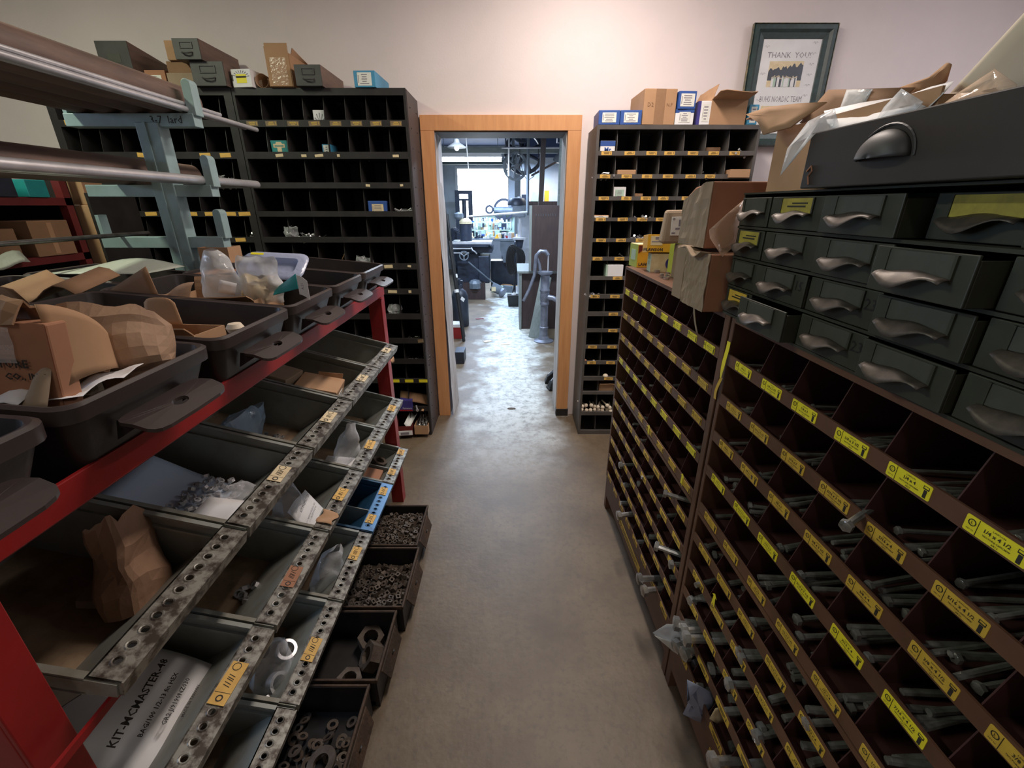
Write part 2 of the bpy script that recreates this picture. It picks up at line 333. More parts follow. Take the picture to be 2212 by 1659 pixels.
# ------------------------------------------------------------------ pigeonhole furniture
_me = {}
def cmesh(key, fn, name, mats, smooth=False):
    if key not in _me: _me[key] = fn().mesh(name, mats, smooth)
    return _me[key]
def pigeonhole(t, x0, x1, yf, yb, lips, ztop, ttop, cols, mm, mi, side=.012, lipd=.012, zb=0, lipmat=None):
    """local frame: columns along X, front at Y=yf, back at yb. lips: (top, bottom) of each shelf's front lip, from the top down"""
    for a, b in ((x0, x0+side), (x1-side, x1)): obj('side_panel', MB().box(a, yf, zb, b, yb, ztop), mm, t)
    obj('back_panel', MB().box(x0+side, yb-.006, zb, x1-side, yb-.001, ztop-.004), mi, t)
    obj('top_panel', MB().box(x0+side, yf, ttop, x1-side, yf+.015, ztop).box(x0+side, yf+.015, ztop-.01, x1-side, yb, ztop), mm, t)
    zs = [ttop]+[l[0] for l in lips]; k = 0
    for i, (a, b) in enumerate(lips):
        obj('shelf', MB().box(x0+side, yf, b, x1-side, yf+lipd, a).box(x0+side, yf+lipd, b, x1-side, yb-.006, b+.004), lipmat or mm, t)
    for i, (a, b) in enumerate(lips):
        up = (lips[i-1][1] if i else ttop); h = up-(b+.004)
        for x in cols[i] if i < len(cols) else cols[-1]:
            me = cmesh(('div', round(h, 3), yf, yb, mi), lambda: MB().prism([(yf+.012, 0), (yf+.012, .35*h), (yf+.03, h), (yb-.008, h), (yb-.008, 0)], 'x', -.0015, .0015), 'divider', mi if mi != 'grey_inside' else 'grey_metal')
            link('divider', me, t, (x, 0, b+.004))
def heap(name, label, cat, loc, w, d, h, n, r, mt, ln=.03, group=None, parent=None, seed=1):
    """a loose heap of small screws or nails too small to pick apart: one object"""
    q = random.Random(seed); mb = MB()
    for i in range(n):
        x, y = q.uniform(-w/2, w/2), q.uniform(0, d); z = q.random()**1.3*h*(1-abs(x)/w)+r
        a = q.uniform(0, 2*pi); e = q.uniform(-.5, .6)
        u = Vector((cos(a)*cos(e), sin(a)*cos(e), sin(e)))*ln*q.uniform(.6, 1.1)
        p = Vector((x, y, z)); mb.cyl(p, p+u, r, r, 5); mb.cyl(p+u, p+u*1.06, r*2.1, r*2.1, 6)
    o = obj(name, mb, mt, None, loc); tag(o, label, cat, group, 'stuff'); return o
def carton(name, label, cat, loc, w, d, h, mt, rz=0, face=None, lid=None, group=None, fx=.8, fz=.7, fmat='lab_white', lines=True, root=None, tilt=None, txt=None):
    """a closed carton: origin at its front bottom centre, front toward local -Y"""
    t = root or thing(name, label, cat, loc, rz, group, rot=tilt)
    obj('carton_body', MB().box(-w/2, 0, 0, w/2, d, h), mt, t, bevel=.002)
    obj('lid_flap', MB().box(-w/2+.001, .002, h, w/2-.001, d*.62, h+.0012).box(-w/2+.001, d*.63, h, w/2-.001, d-.002, h+.0012), mt, t)
    if face:
        lb = obj('label', MB().box(-w*fx/2, -.0012, h*(.5-fz/2), w*fx/2, 0, h*(.5+fz/2)), fmat, t)
        if lines:
            q = random.Random(hash(label) % 999); mb = MB()
            for k in range(5):
                z = h*(.5+fz/2)-h*fz*(.16+.17*k); l = w*fx*q.uniform(.25, .72)
                mb.box(-l/2, -.0017, z-h*fz*.035, l/2, -.0012, z+h*fz*.03)
            mb.box(-w*fx*.44, -.0017, h*(.5-fz*.3), -w*fx*.40, -.0012, h*(.5+fz*.3))
            obj('print', mb, 'ink_soft', lb)
    if txt: link('print', text(txt[0], txt[1], txt[2] if len(txt) > 2 else 'ink', bold=txt[1]*.02), t, (0, -.0016, h*(txt[3] if len(txt) > 3 else .5)), (pi/2, 0, 0))
    return t
def opencarton(name, label, cat, loc, w, d, h, mt, rz=0, flaps=((0, 2.2), (1, 2.0), (2, 2.2), (3, 1.9)), fl=.5, rot=None, th=.004, group=None):
    """open-topped box with flaps; flap k: side (0 front,1 right,2 back,3 left), opening angle from closed"""
    t = thing(name, label, cat, loc, rz, group, rot=rot)
    obj('box_body', MB().box(-w/2, 0, 0, w/2, d, th).box(-w/2, 0, th, w/2, th, h).box(-w/2, d-th, th, w/2, d, h).box(-w/2, th, th, -w/2+th, d-th, h).box(w/2-th, th, th, w/2, d-th, h), mt, t)
    for k, a in flaps:
        L = (d if k in (0, 2) else w)*fl; b = (w if k in (0, 2) else d)-.002
        mb = MB(); n = 4
        mb.grid(lambda u, v: (-b/2+b*u, L*v, .012*L/.1*sin(v*2)*tnoise((u*2, v*2, 0), 1.3, k+len(label))), 6, n)
        base = {0: ((0, 0, h), 0), 1: ((w/2, d/2, h), pi/2), 2: ((0, d, h), pi), 3: ((-w/2, d/2, h), -pi/2)}[k]
        f = obj('flap', mb, mt, t, base[0], solid=.003)
        f.rotation_euler = (Matrix.Rotation(base[1], 3, 'Z') @ Matrix.Rotation(a, 3, 'X')).to_euler()
    return t
def crumple(fn, nu, nv, amp, sc, seed, m=0):
    def g(u, v):
        p = Vector(fn(u, v)); n = noise.noise_vector(p*sc+Vector((seed, seed*2.3, -seed)))
        return p+n*amp
    return MB().grid(g, nu, nv, m)
def bag(name, label, cat, loc, w, h, th, mt, rot=(0, 0, 0), seed=1, amp=.012, neck=None, parent=None, nu=20, nv=20, flat=True):
    """a pillow shaped bag standing in local XZ, origin bottom centre"""
    mb = MB()
    for sgn in (-1, 1):
        def f(u, v):
            k = 1 if not neck else 1-(1-neck)*max(0, (v-.45)/.55)**1.2
            return ((u-.5)*w*k, sgn*th*(max(0, sin(pi*u)*sin(pi*min(1, v*.9+.08))))**.6, v*h)
        g = crumple(f, nu, nv, amp, 7/max(w, h)*.5, seed)
        if sgn > 0: g.f = [q[::-1] for q in g.f]
        mb.add(g.v, g.f)
    o = obj(name, mb, mt, parent, loc, rot, smooth=nu > 12)
    if parent is None: tag(o, label, cat)
    return o
def paperbag(name, label, cat, loc, w, d, h, mt, rot=(0, 0, 0), seed=1, amp=.02, top=1.1, collapse=.55):
    """an open crumpled paper sack: a ring of paper rising from a closed bottom"""
    mb = MB(); n = 20; rows = 9; vs = []; q = random.Random(seed)
    for j in range(rows+1):
        v = j/rows; k = .8+.2*min(1, v*3); kk = 1+(top-1)*v
        for i in range(n):
            a = 2*pi*i/n; c, s_ = cos(a), sin(a)
            x = w/2*(abs(c)**.6)*(1 if c > 0 else -1)*k*kk; y = d/2*(abs(s_)**.6)*(1 if s_ > 0 else -1)*k*(1-(1-collapse)*v)
            p = Vector((x, y, h*v+(h*.12*tnoise((c*1.5, s_*1.5, seed)) if j == rows else 0)))
            vs.append(p+noise.noise_vector(p*16+Vector((seed, 0, 0)))*amp)
    fs = [(j*n+i, j*n+(i+1) % n, (j+1)*n+(i+1) % n, (j+1)*n+i) for j in range(rows) for i in range(n)]
    fs.append(list(range(n-1, -1, -1)))
    mb.add(vs, fs); o = obj(name, mb, mt, None, loc, rot, solid=.0012); tag(o, label, cat); return o
def sheet(name, label, cat, fn, nu, nv, mt, loc=(0, 0, 0), rot=(0, 0, 0), th=.0008, parent=None):
    o = obj(name, MB().grid(fn, nu, nv), mt, parent, loc, rot, solid=th, smooth=True)
    if parent is None: tag(o, label, cat)
    return o

# ---- the two black pigeonhole cabinets on the left
LL = [(2.058, 2.023), (1.894, 1.857), (1.729, 1.696), (1.567, 1.535), (1.415, 1.381), (1.252, 1.214), (1.089, 1.053), (.922, .884), (.751, .714), (.60, .565), (.453, .418), (.235, .197), (.03, 0)]
c8 = [-1.446, -1.327, -1.206, -1.086, -.963, -.842, -.722]; c6 = [-1.412, -1.248, -1.079, -.915, -.756]
cr = [c8, c8]+[c6]*11
pc = thing('pigeonhole_cabinet', 'black steel pigeonhole cabinet beside the doorway casing, blue carton on top', 'cabinet', (0, 0, 0), group=None)
pigeonhole(pc, -1.588, -.604, 2.94, 3.27, LL, 2.215, 2.179, cr, 'black_metal', 'black_metal', side=.014)
obj('side_skin', MB().box(-.604, 2.955, 0, -.601, 3.27, 2.212), 'brown_side', pc)
rv = cmesh('rivet', lambda: MB().lathe([(.005, 0), (.004, .003), (0, .004)], 8), 'rivet', 'black_metal')
for k in range(20):
    for yy in (3.02, 3.2): link('rivet', rv, pc, (-.601, yy, .1+k*.107), (0, pi/2, 0))
pl = thing('pigeonhole_cabinet', 'black steel pigeonhole cabinet behind the pale blue bar rack, yellow labelled', 'cabinet', (0, 0, 0))
cl = [-2.547, -2.425, -2.302, -2.18, -2.058, -1.93, -1.807, -1.685]
pigeonhole(pl, -2.665, -1.592, 2.94, 3.27, LL, 2.215, 2.179, [cl], 'black_metal', 'black_metal', side=.045)
def slip(par, x, z, w, h, mt, y, rz=0, txt=None, ts=.01, tm='ink'):
    me = cmesh(('slip', w, h, mt), lambda: MB().box(-w/2, -.0012, -h/2, w/2, 0, h/2), 'label', mt)
    o = link('label', me, par, (x, y, z), (0, rz, 0))
    if txt: link('print', text(txt, ts, tm), o, (0, -.0016, 0), (pi/2, 0, 0))
    return o
M['lab_dirty'] = mat('label_dirty_brown', (.17, .115, .06), .6, col2=(.26, .19, .10), scale=25)
lines_me = {}
def linemesh(w, h, seed, mt='ink'):
    k = (w, h, seed, mt)
    if k not in lines_me:
        q = random.Random(seed); mb = MB()
        for j in range(3):
            l = w*q.uniform(.35, .6); z = h*(.22-.22*j); mb.box(-l/2, -.0004, z-h*.05, l/2, 0, z+h*.05)
        mb.box(w*.36, -.0004, -h*.3, w*.40, 0, h*.3)
        lines_me[k] = mb.mesh('print', mt)
    return lines_me[k]
for i, x in enumerate([-1.505, -1.395, -1.268, -1.145, -1.022, -.902, -.788, -.672]):
    o = slip(pc, x, 2.04, .066, .026, 'lab_dirty', 2.94, R.uniform(-.04, .04)); link('print', linemesh(.066, .026, i % 3, 'lab_old'), o, (0, -.0012, 0))
# scraps of old labels on the lower lips
for x, z, w, h in [(-1.38, 1.875, .045, .016), (-1.235, 1.873, .03, .014), (-1.145, 1.874, .05, .014), (-1.03, 1.874, .016, .014), (-.69, 1.872, .036, .014), (-.875, 1.712, .026, .013), (-.67, 1.713, .018, .012),
                   (-.80, 1.233, .055, .02), (-.90, 1.234, .034, .02), (-.665, 1.235, .022, .013), (-.79, 1.071, .058, .019), (-.675, 1.071, .018, .018), (-.90, 1.07, .03, .018), (-.63, .733, .04, .024)]:
    slip(pc, x, z, w, h, 'lab_dirty' if z < .8 else 'lab_cream', 2.94, R.uniform(-.1, .1))
for x in (-.835, -.735, -.635): slip(pc, x, .436, .06, .022, 'lab_yel', 2.94)
for x in (-2.19, -2.06, -1.82, -1.70): slip(pl, x, 1.876, .064, .024, 'lab_gold', 2.94, R.uniform(-.05, .1))
for x in (-2.50, -2.37, -2.24, -2.11, -1.99, -1.87, -1.75, -1.66): slip(pl, x, 1.551, .072, .022, 'lab_gold', 2.94, R.uniform(-.05, .05))
for x in (-1.72, -1.84, -1.96, -2.4): slip(pl, x, 1.398, .064, .022, 'lab_gold', 2.94, R.uniform(-.05, .05))
slip(pl, -2.575, 2.045, .03, .024, 'lab_gold', 2.94)
for x, z in ((-2.55, 2.15), (-2.53, 2.14), (-2.54, 1.98), (-2.53, 1.95)): slip(pl, x, z, .01, .01, 'lab_white', 3.18)

# ---- the grey pigeonhole shelf right of the door
RL = [(1.90, 1.875), (1.775, 1.75), (1.652, 1.628), (1.529, 1.508), (1.405, 1.383), (1.292, 1.269), (1.169, 1.145), (1.051, 1.023), (.932, .904), (.814, .791), (.698, .674), (.582, .558), (.463, .435), (.348, .326), (.185, .158), (.031, 0)]
ps = thing('pigeonhole_cabinet', 'grey steel pigeonhole shelf with gold labels right of the doorway', 'cabinet', (0, 0, 0))
cg = [.624, .754, .887, 1.02, 1.15, 1.286]
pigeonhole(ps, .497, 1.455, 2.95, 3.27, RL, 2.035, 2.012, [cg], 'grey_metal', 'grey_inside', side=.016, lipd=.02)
lx = [.565, .70, .825, .94, 1.075, 1.195, 1.315]
for r, (a, b) in enumerate(RL[:13]):
    for k, x in enumerate(lx):
        if r == 1 and k == 6 or r in (6, 12) and k == 0 or r in (8, 9) and k in (0,): continue
        o = slip(ps, x+R.uniform(-.008, .008)-.001*r, (a+b)/2, .062, .02, 'lab_gold', 2.95, R.uniform(-.03, .03))
        link('print', linemesh(.062, .02, (r+k) % 4), o, (0, -.0012, 0))

# ------------------------------------------------------------------ things on and in the black cabinets
def steel_drawer(name, label, loc, w, d, h, mt, rz=0, rot=None, slant=0, card=True):
    """a pulled-out steel parts drawer; the front toward local -Y, the sides may slant down to the back"""
    t = thing(name, label, 'drawer', loc, rz, None, rot=rot); e = .004; hb = h*(1-slant)
    obj('front_panel', MB().box(-w/2, 0, 0, w/2, e, h), mt, t, bevel=.0015)
    for x in (-w/2, w/2-e): obj('side_panel', MB().prism([(e, 0), (d, 0), (d, hb), (e, h)], 'x', x, x+e), 'pipe' if mt != 'drawer_brown' else mt, t)
    obj('bottom_panel', MB().box(-w/2+e, e, 0, w/2-e, d, .003), mt, t)
    obj('back_panel', MB().box(-w/2+e, d-e, .003, w/2-e, d, hb), mt, t)
    if card:
        obj('card_holder', MB().box(-w*.25, -.004, h*.52, w*.25, 0, h*.55).box(-w*.25, -.004, h*.8, w*.25, 0, h*.83).box(-w*.25, -.004, h*.55, -w*.22, 0, h*.8).box(w*.22, -.004, h*.55, w*.25, 0, h*.8), 'drawer_grey', t)
        obj('pull', MB().tube([(-w*.2, 0, h*.34), (-w*.14, -.015, h*.28), (0, -.02, h*.26), (w*.14, -.015, h*.28), (w*.2, 0, h*.34)], .004, 6), 'drawer_grey', t, smooth=True)
    return t
TZ = 2.216
steel_drawer('steel_drawer_box', 'tall dark steel drawer standing on the black cabinet, leftmost of the drawers up there', (-2.19, 2.93, TZ), .175, .33, .215, 'drawer_grey', slant=.2, card=False)
o = slip(bpy.data.objects['steel_drawer_box'], .0, .135, .07, .04, 'drawer_card', 0)
carton('small_carton', 'small brown carton with white address label beside the tall dark drawer', 'box', (-2.003, 2.95, TZ), .115, .2, .085, 'card_red', face=1, fx=.55, fz=.45)
carton('brown_carton', 'plain brown carton under the grey drawer on the black cabinet', 'box', (-1.86, 2.965, TZ), .15, .26, .13, 'card_dark')
carton('brown_carton', 'brown carton laid on top, behind the grey drawer with card holder', 'box', (-1.875, 2.95, TZ+.132), .07, .28, .09, 'card')
carton('flat_carton', 'flat grey-green carton with torn flap under the grey drawer', 'box', (-1.86, 2.944, TZ), .15, .015, .07, 'card_grey')
steel_drawer('steel_drawer_box', 'dark steel drawer under another drawer on the black cabinet', (-1.675, 2.9, TZ), .18, .36, .115, 'drawer_grey')
steel_drawer('steel_drawer_box', 'grey steel drawer with card holder stacked topmost on the black cabinet', (-1.748, 2.875, TZ+.116), .14, .38, .095, 'drawer_grey')
t = carton('parts_box', 'white burst-pattern carton with yellow sticker on the black cabinet', 'box', (-1.512, 2.93, TZ), .115, .10, .085, 'white', rz=-.12)
obj('sticker', MB().box(-.03, -.0012, .02, .03, 0, .062), 'lab_yel', t); obj('print', MB().box(-.03, -.0025, .045, .03, -.0012, .053).box(-.055, -.0012, .03, -.05, 0, .06), 'ink', t)
mb = MB()
for k in range(9):
    a = .3+k*.3; mb.prism([(.02*cos(a), .042+.02*sin(a)), (.052*cos(a-.05), .042+.038*sin(a-.05)), (.052*cos(a+.05), .042+.038*sin(a+.05))], 'y', -.0011, -.0002)
obj('burst_print', mb, 'ink_soft', t)
sheet('paper_roll', 'half-open rolled paper sleeve lying beside the white burst carton', 'paper', lambda u, v: (.034*cos(u*5.4+1.2)+.004*v, .26*v, .036+.034*sin(u*5.4+1.2)), 18, 4, 'kraft', (-1.41, 2.95, TZ), (0, 0, .1), .0012)
t = thing('tall_carton', 'tall open brown carton with taped front on the black cabinet', 'box', (-1.293, 2.93, TZ))
obj('box_body', MB().frus((-.066, 0, .066, .29), 0, (-.066, -.008, .066, .29), .003).box(-.066, 0, .003, -.062, .29, .19).box(.062, .003, .003, .066, .29, .16).box(-.062, 0, .003, .062, .004, .205).box(-.062, .286, .003, .062, .29, .17), 'card', t)
obj('packing_tape', MB().grid(lambda u, v: (-.045+.09*u, -.0015-.0015*abs(tnoise((u*3, v*5, 0), 2)), .01+.13*v), 10, 12), 'tan_film', t)
obj('flap', MB().grid(lambda u, v: (.066+.012*v, .03+.2*u, .16+.03*v*(1-u)), 6, 3), 'card', t, solid=.003)
steel_drawer('steel_drawer_box', 'dark steel drawer lying on the cabinet between tall carton and blue carton', (-1.125, 2.9, TZ), .145, .36, .10, 'drawer_grey')
t = carton('blue_carton', 'light blue carton with white label on the cabinet near the doorway', 'box', (-.825, 2.93, TZ), .12, .28, .078, 'lblue_box', rz=-.03, face=1, fx=.66, fz=.8)
carton('brown_carton', 'brown carton half hidden behind the long brown pipes', 'box', (-2.50, 3.0, TZ), .14, .2, .18, 'card_dark')
carton('dark_carton', 'dark carton between tall steel drawer and wall', 'box', (-2.36, 3.02, TZ), .11, .2, .135, 'drawer_grey')
# inside the compartments
def inbox(label, x, z, w, h, mt, d=.12, y=2.975, rz=0, **k): return carton('parts_box', label, 'box', (x, y, z), w, d, h, mt, rz=rz, **k)
t = inbox('white burst-print carton in the top row of the black cabinet', -1.122, 2.0275+.0, .074, .085, 'white')
obj('print', MB().box(-.025, -.001, .012, .025, 0, .018), 'ink', t)
for k in range(5):
    a = .5+k*.53; obj('burst_print', MB().prism([(.012*cos(a), .022+.012*sin(a)), (.034*cos(a-.07), .022+.05*sin(a-.07)), (.034*cos(a+.07), .022+.05*sin(a+.07))], 'y', -.001, 0), 'ink_soft', t)
t = inbox('teal carton with cream T-bolt emblem in the black cabinet', -1.388, 1.8615, .098, .095, 'teal_box')
obj('emblem', MB().prism([(-.034, .058), (-.034, .078), (.034, .078), (.034, .058), (.013, .058), (.013, .022), (0, .012), (-.013, .022), (-.013, .058)], 'y', -.0012, 0).prism([(-.02, .078), (.02, .078), (.014, .088), (-.014, .088)], 'y', -.0012, 0), 'lab_cream', t)
obj('emblem_bar', MB().box(-.026, -.0022, .064, .026, -.0012, .07), 'teal_box', t)
inbox('low white carton in the second row of the black cabinet', -1.232, 1.8615, .055, .03, 'white')
inbox('blue and white carton standing in the black cabinet', -1.108, 1.8615, .05, .075, 'lblue_box', face=1, fx=.7, fz=.9)
t = inbox('blue carton with tan label in the black cabinet, sixth shelf', -.836, 1.5395, .118, .085, 'blue_box', d=.2, y=2.965, face=1, fx=.6, fz=.6, fmat='lab_cream')
G1 = 'loose screws heaped in the pigeonholes'
heap('screw_heap', 'bright screws heaped beside the blue carton with tan label', 'screws', (-.675, 2.965, 1.5395), .11, .1, .04, 44, .003, 'steel', .034, seed=3)
heap('nail_heap', 'bright nails heaped in the black cabinet below the blue carton', 'nails', (-1.305, 2.965, 1.386), .11, .1, .045, 48, .0028, 'steel', .05, seed=4)
heap('nail_heap', 'bright bolts heaped behind the tip of the lower blue rack arm', 'nails', (-1.755, 2.965, 1.7), .10, .1, .075, 50, .0035, 'steel', .04, seed=5)
heap('screw_heap', 'few small screws lying in the second row of the black cabinet', 'screws', (-.91, 2.97, 1.8615), .09, .08, .012, 14, .002, 'steel', .025, seed=6)
heap('screw_heap', 'dark screws heaped in the yellow labelled black cabinet', 'screws', (-1.66, 2.965, 1.386), .09, .1, .05, 40, .003, 'bolt', .03, seed=7)
o = obj('nail', MB().cyl((0, 0, .004), (.045, -.01, .004), .003, .003, 6).cyl((0, 0, .004), (-.003, .0007, .004), .007, .007, 8), 'white', None, (-1.417, 2.965, 1.70)); o.location.z = 1.7005+.0005; tag(o, 'single white-headed nail lying in the black cabinet', 'nail')
opencarton('open_carton', 'small open tan carton with raised flap in the black cabinet', 'box', (-1.17, 2.985, 1.2185), .1, .1, .035, 'card', flaps=((1, 2.1),), fl=.6)
bag('plastic_bag', 'clear plastic bag crumpled in the black cabinet near the bin handles', 'bag', (-.97, 3.0, 1.2185), .10, .07, .04, 'clear', seed=9, amp=.02)
bag('plastic_bag', 'clear bag beside the bright nails in the black cabinet', 'bag', (-1.41, 2.98, 1.3855), .08, .09, .03, 'clear', seed=10, amp=.02)
bag('plastic_bag', 'clear bag with white slip near the red rack leg in the black cabinet', 'bag', (-.80, 2.985, .889), .09, .08, .03, 'clear', seed=11, amp=.02)
for i, (x, z) in enumerate(((-.66, .889), (-.7, .719), (-.75, .57), (-.65, .57), (-1.0, .719))):
    heap('screw_heap', ['grey nuts', 'dark studs', 'grey screws', 'grey caps', 'dark screws'][i]+' heaped in the lower black cabinet, row %s from the floor' % ['six', 'five', 'four', 'four, end', 'five, inner'][i], 'screws', (x, 2.97, z), .08, .08, .025, 16, .004, 'bolt_dark', .03, seed=20+i)
t = carton('purple_carton', 'purple carton with red stripe under the brown flap near the floor', 'box', (-.775, 2.925, .2015), .095, .12, .085, 'purple_box')
obj('stripe', MB().box(-.0475, -.001, .004, .0475, 0, .014), 'red', t); link('print', text('Fasteners', .018, 'white'), t, (.012, -.0012, .026), (pi/2, 0, 0))
sheet('carton_flap', 'brown torn carton leaning open above the purple carton', 'box', lambda u, v: (-.11+.22*u, .02+.05*v-.02*sin(u*3), .055+.075*v+.02*sin(u*2.6)*(1-v)-.035*u*u), 10, 5, 'card_dark', (-.715, 2.945, .2015), th=.003)
o = obj('hex_bolt', MB().cyl((0, 0, 0), (.0, .05, .0), .006, n=8).cyl((0, -.01, 0), (0, 0, 0), .011, n=6), 'steel', None, (-.688, 2.91, .222), (.25, 0, .35)); tag(o, 'bright bolt poking out of the torn carton near the floor', 'bolt')
o = obj('carton_tongue', MB().grid(lambda u, v: (.02*u-.01, -.04*v, .004+.008*sin(u*3)), 4, 4), 'card', None, (-.655, 2.945, .2015+.004)); tag(o, 'tan tongue of torn carton under the bright bolt', 'box')
t = opencarton('maroon_carton', 'open maroon carton with white end on the floor of the black cabinet', 'box', (-.785, 2.87, .031), .115, .22, .075, 'maroon', rz=.12, flaps=())
obj('end_label', MB().box(-.055, -.002, .004, .055, 0, .04), 'white', t); obj('label_frame', MB().box(-.03, -.0035, .01, .03, -.002, .028), 'ink_soft', t)
sheet('paper_scoop', 'white paper scoop lying in the open maroon carton', 'paper', lambda u, v: (.06*(u-.5), .1*v, .03*(2*u-1)**2+.05*v), 8, 5, 'white', (-.765, 2.9, .08), (.15, 0, -.4), .001)
t = opencarton('bolt_carton', 'small tan carton full of long bolts on the cabinet floor', 'box', (-.668, 2.89, .031), .1, .2, .07, 'card', flaps=())
for i in range(15):
    o = link('carriage_bolt', cmesh('cbolt', lambda: MB().cyl((0, -.05, 0), (0, .05, 0), .0045, n=7).lathe([(.0045, 0), (.01, .001), (.007, .006), (0, .008)], 8), 'carriage_bolt', 'bolt'), None, (-.71+.018*(i % 5), 2.94+.03*(i//5)+R.uniform(-.01, .01), .06+.012*(i//5)+.02*(i % 2)), (R.uniform(.7, 1.2), 0, R.uniform(-.5, .5)))
    tag(o, 'long bright bolt standing in the tan carton on the cabinet floor', 'bolt', 'bolts in the tan carton')
# ------------------------------------------------------------------ on the grey shelf
Z2 = 2.036
for i, x in enumerate((.564, .690)):
    carton('blue_carton', ['blue carton with white label, end of the grey shelf next to the door', 'blue carton with white label, second from the doorway on the grey shelf'][i], 'box', (x, 2.955, Z2), .122, .2, .073, 'blue_box', rz=-.02, face=1, fx=.66, fz=.68)
t = carton('brown_carton', 'large taped brown carton on top of the grey shelf', 'box', (.85, 2.955, Z2), .188, .28, .178, 'card', rz=.04)
obj('packing_tape', MB().box(-.028, -.0014, .0, .028, -.0002, .178), 'card_dark', t)
link('print', text('D2', .03, 'card_dark'), t, (-.055, -.0016, .1), (pi/2, 0, 0)); link('print', text('N.P', .024, 'card_dark'), t, (.055, -.0016, .1), (pi/2, 0, 0))
t = carton('parts_box', 'white and blue carton lying under a blue one on the grey shelf', 'box', (1.0, 2.955, Z2), .105, .2, .076, 'white', face=1, fx=.62, fz=.7, fmat='lab_white'); obj('band', MB().box(-.0526, -.0008, .06, .0526, .2, .0764), 'blue_box', t)
carton('blue_carton', 'blue carton with white label stacked on the white and blue one', 'box', (1.004, 2.95, Z2+.078), .10, .2, .088, 'blue_box', rz=.06, face=1, fx=.8, fz=.72)
t = carton('parts_box', 'white carton with dark blue spine standing on the grey shelf', 'box', (1.118, 2.955, Z2), .09, .2, .118, 'white', rz=-.05, face=1, fx=.42, fz=.75); obj('spine', MB().box(-.0455, -.001, 0, -.03, .2, .1185), 'purple_box', t)
t = opencarton('open_carton', 'open brown carton with bent flap on the grey shelf', 'box', (1.25, 2.955, Z2), .21, .26, .125, 'card', rz=.03, flaps=((3, 1.2), (0, 2.9)), fl=.38)
carton('blue_carton', 'pale blue and white carton at the far end of the grey shelf', 'box', (1.396, 2.955, Z2), .055, .2, .10, 'lblue_box', face=1, fx=.6, fz=.8)
t = inbox('white carton with blue top band in the top row of the grey shelf', .571, 1.8795, .088, .075, 'white', txt=('Mr', .035, 'blue_box', .38)); obj('band', MB().box(-.0442, -.0008, .048, .0442, .1, .0754), 'blue_box', t)
inbox('dim brown carton in the top row of the grey shelf', 1.22, 1.8795, .09, .046, 'card_dark', y=3.02)
inbox('small white carton in the top row of the grey shelf', .927, 1.8795, .04, .017, 'white')
inbox('brown carton in the second row of the grey shelf', .695, 1.7545, .112, .044, 'card', y=2.965)
inbox('pinkish brown carton jutting from the second row of the grey shelf', 1.365, 1.7545, .12, .044, 'card', y=2.925, d=.2)
inbox('white carton with green label in the third row of the grey shelf', .664, 1.6325, .078, .072, 'white', face=1, fx=.7, fz=.6, fmat='mint')
inbox('tiny brown carton in the third row of the grey shelf', .785, 1.6325, .05, .034, 'card_dark')
t = inbox('low torn white and brown carton in the fourth row of the grey shelf', .555, 1.5125, .10, .03, 'card', face=1, fx=.9, fz=.8, y=2.955)
for i, (x, z, n, mtl, lab) in enumerate(((.56, 1.7545, 22, 'steel', 'bright screws heaped in the second row of the grey shelf'), (1.38, 1.8795, 10, 'steel', 'few white screws in the last hole of the grey shelf top row'), (.81, 1.5125, 14, 'steel', 'bright fittings heaped in the fourth row of the grey shelf'), (.815, 1.3875, 30, 'steel', 'bright screws heaped in the fifth row of the grey shelf'), (.55, 1.0275, 16, 'steel', 'bright toggles lying on a lip of the grey shelf'), (1.2, 1.7545, 10, 'bolt_dark', 'dark rings lying in the second row of the grey shelf'), (.69, 1.27, 8, 'bolt_dark', 'dim screws in the sixth row of the grey shelf'))):
    heap('screw_heap', lab, 'screws', (x, 2.965, z), .1, .08, .028, n, .0035, mtl, .032, seed=40+i)
t = thing('account_book', 'thick white paperback block standing in the grey shelf', 'book', (.67, 2.952, 1.1495))
obj('page_block', MB().box(-.045, 0, 0, .055, .1, .092), 'white', t, bevel=.002); obj('spine', MB().box(-.056, 0, 0, -.0455, .1, .092), 'mint', t)
for i, (x, z, r, mtl, lab) in enumerate(((.516, .558+.0165, .016, 'card_red', 'reddish ball on a lower lip of the grey shelf'), (.58, .558+.0135, .013, 'foam', 'pale ball on a lower lip of the grey shelf'), (.672, .4395+.02, .02, 'foam', 'grey-white ball in the third row from the floor of the grey shelf'))):
    o = obj('ball', MB().lathe([(0, -r)]+[(r*sin(pi*k/10), -r*cos(pi*k/10)) for k in range(1, 10)]+[(0, r)], 16), mtl, None, (x, 2.972, z+.0045-.0045), smooth=True); tag(o, lab, 'ball')
opencarton('open_carton', 'tan carton low in the grey shelf near the floor', 'box', (.69, 2.98, .3305), .11, .12, .06, 'card', flaps=((0, 2.6),), fl=.2)
for i in range(16):
    o = link('wooden_peg', cmesh('peg', lambda: MB().lathe([(.006, -.07), (.006, 0), (.012, .002), (.015, .01), (.012, .019), (0, .024)], 10), 'wooden_peg', 'foam' , True), None, (.52+.03*(i % 8)+R.uniform(-.006, .006), 2.985+R.uniform(-.01, .01), .182+.03*(i//8)+R.uniform(0, .02)), (pi/2+R.uniform(-.2, .2), 0, R.uniform(-.35, .35)))
    tag(o, 'round-headed pale peg in the heap second from the floor of the grey shelf', 'peg', 'pegs in the grey shelf')
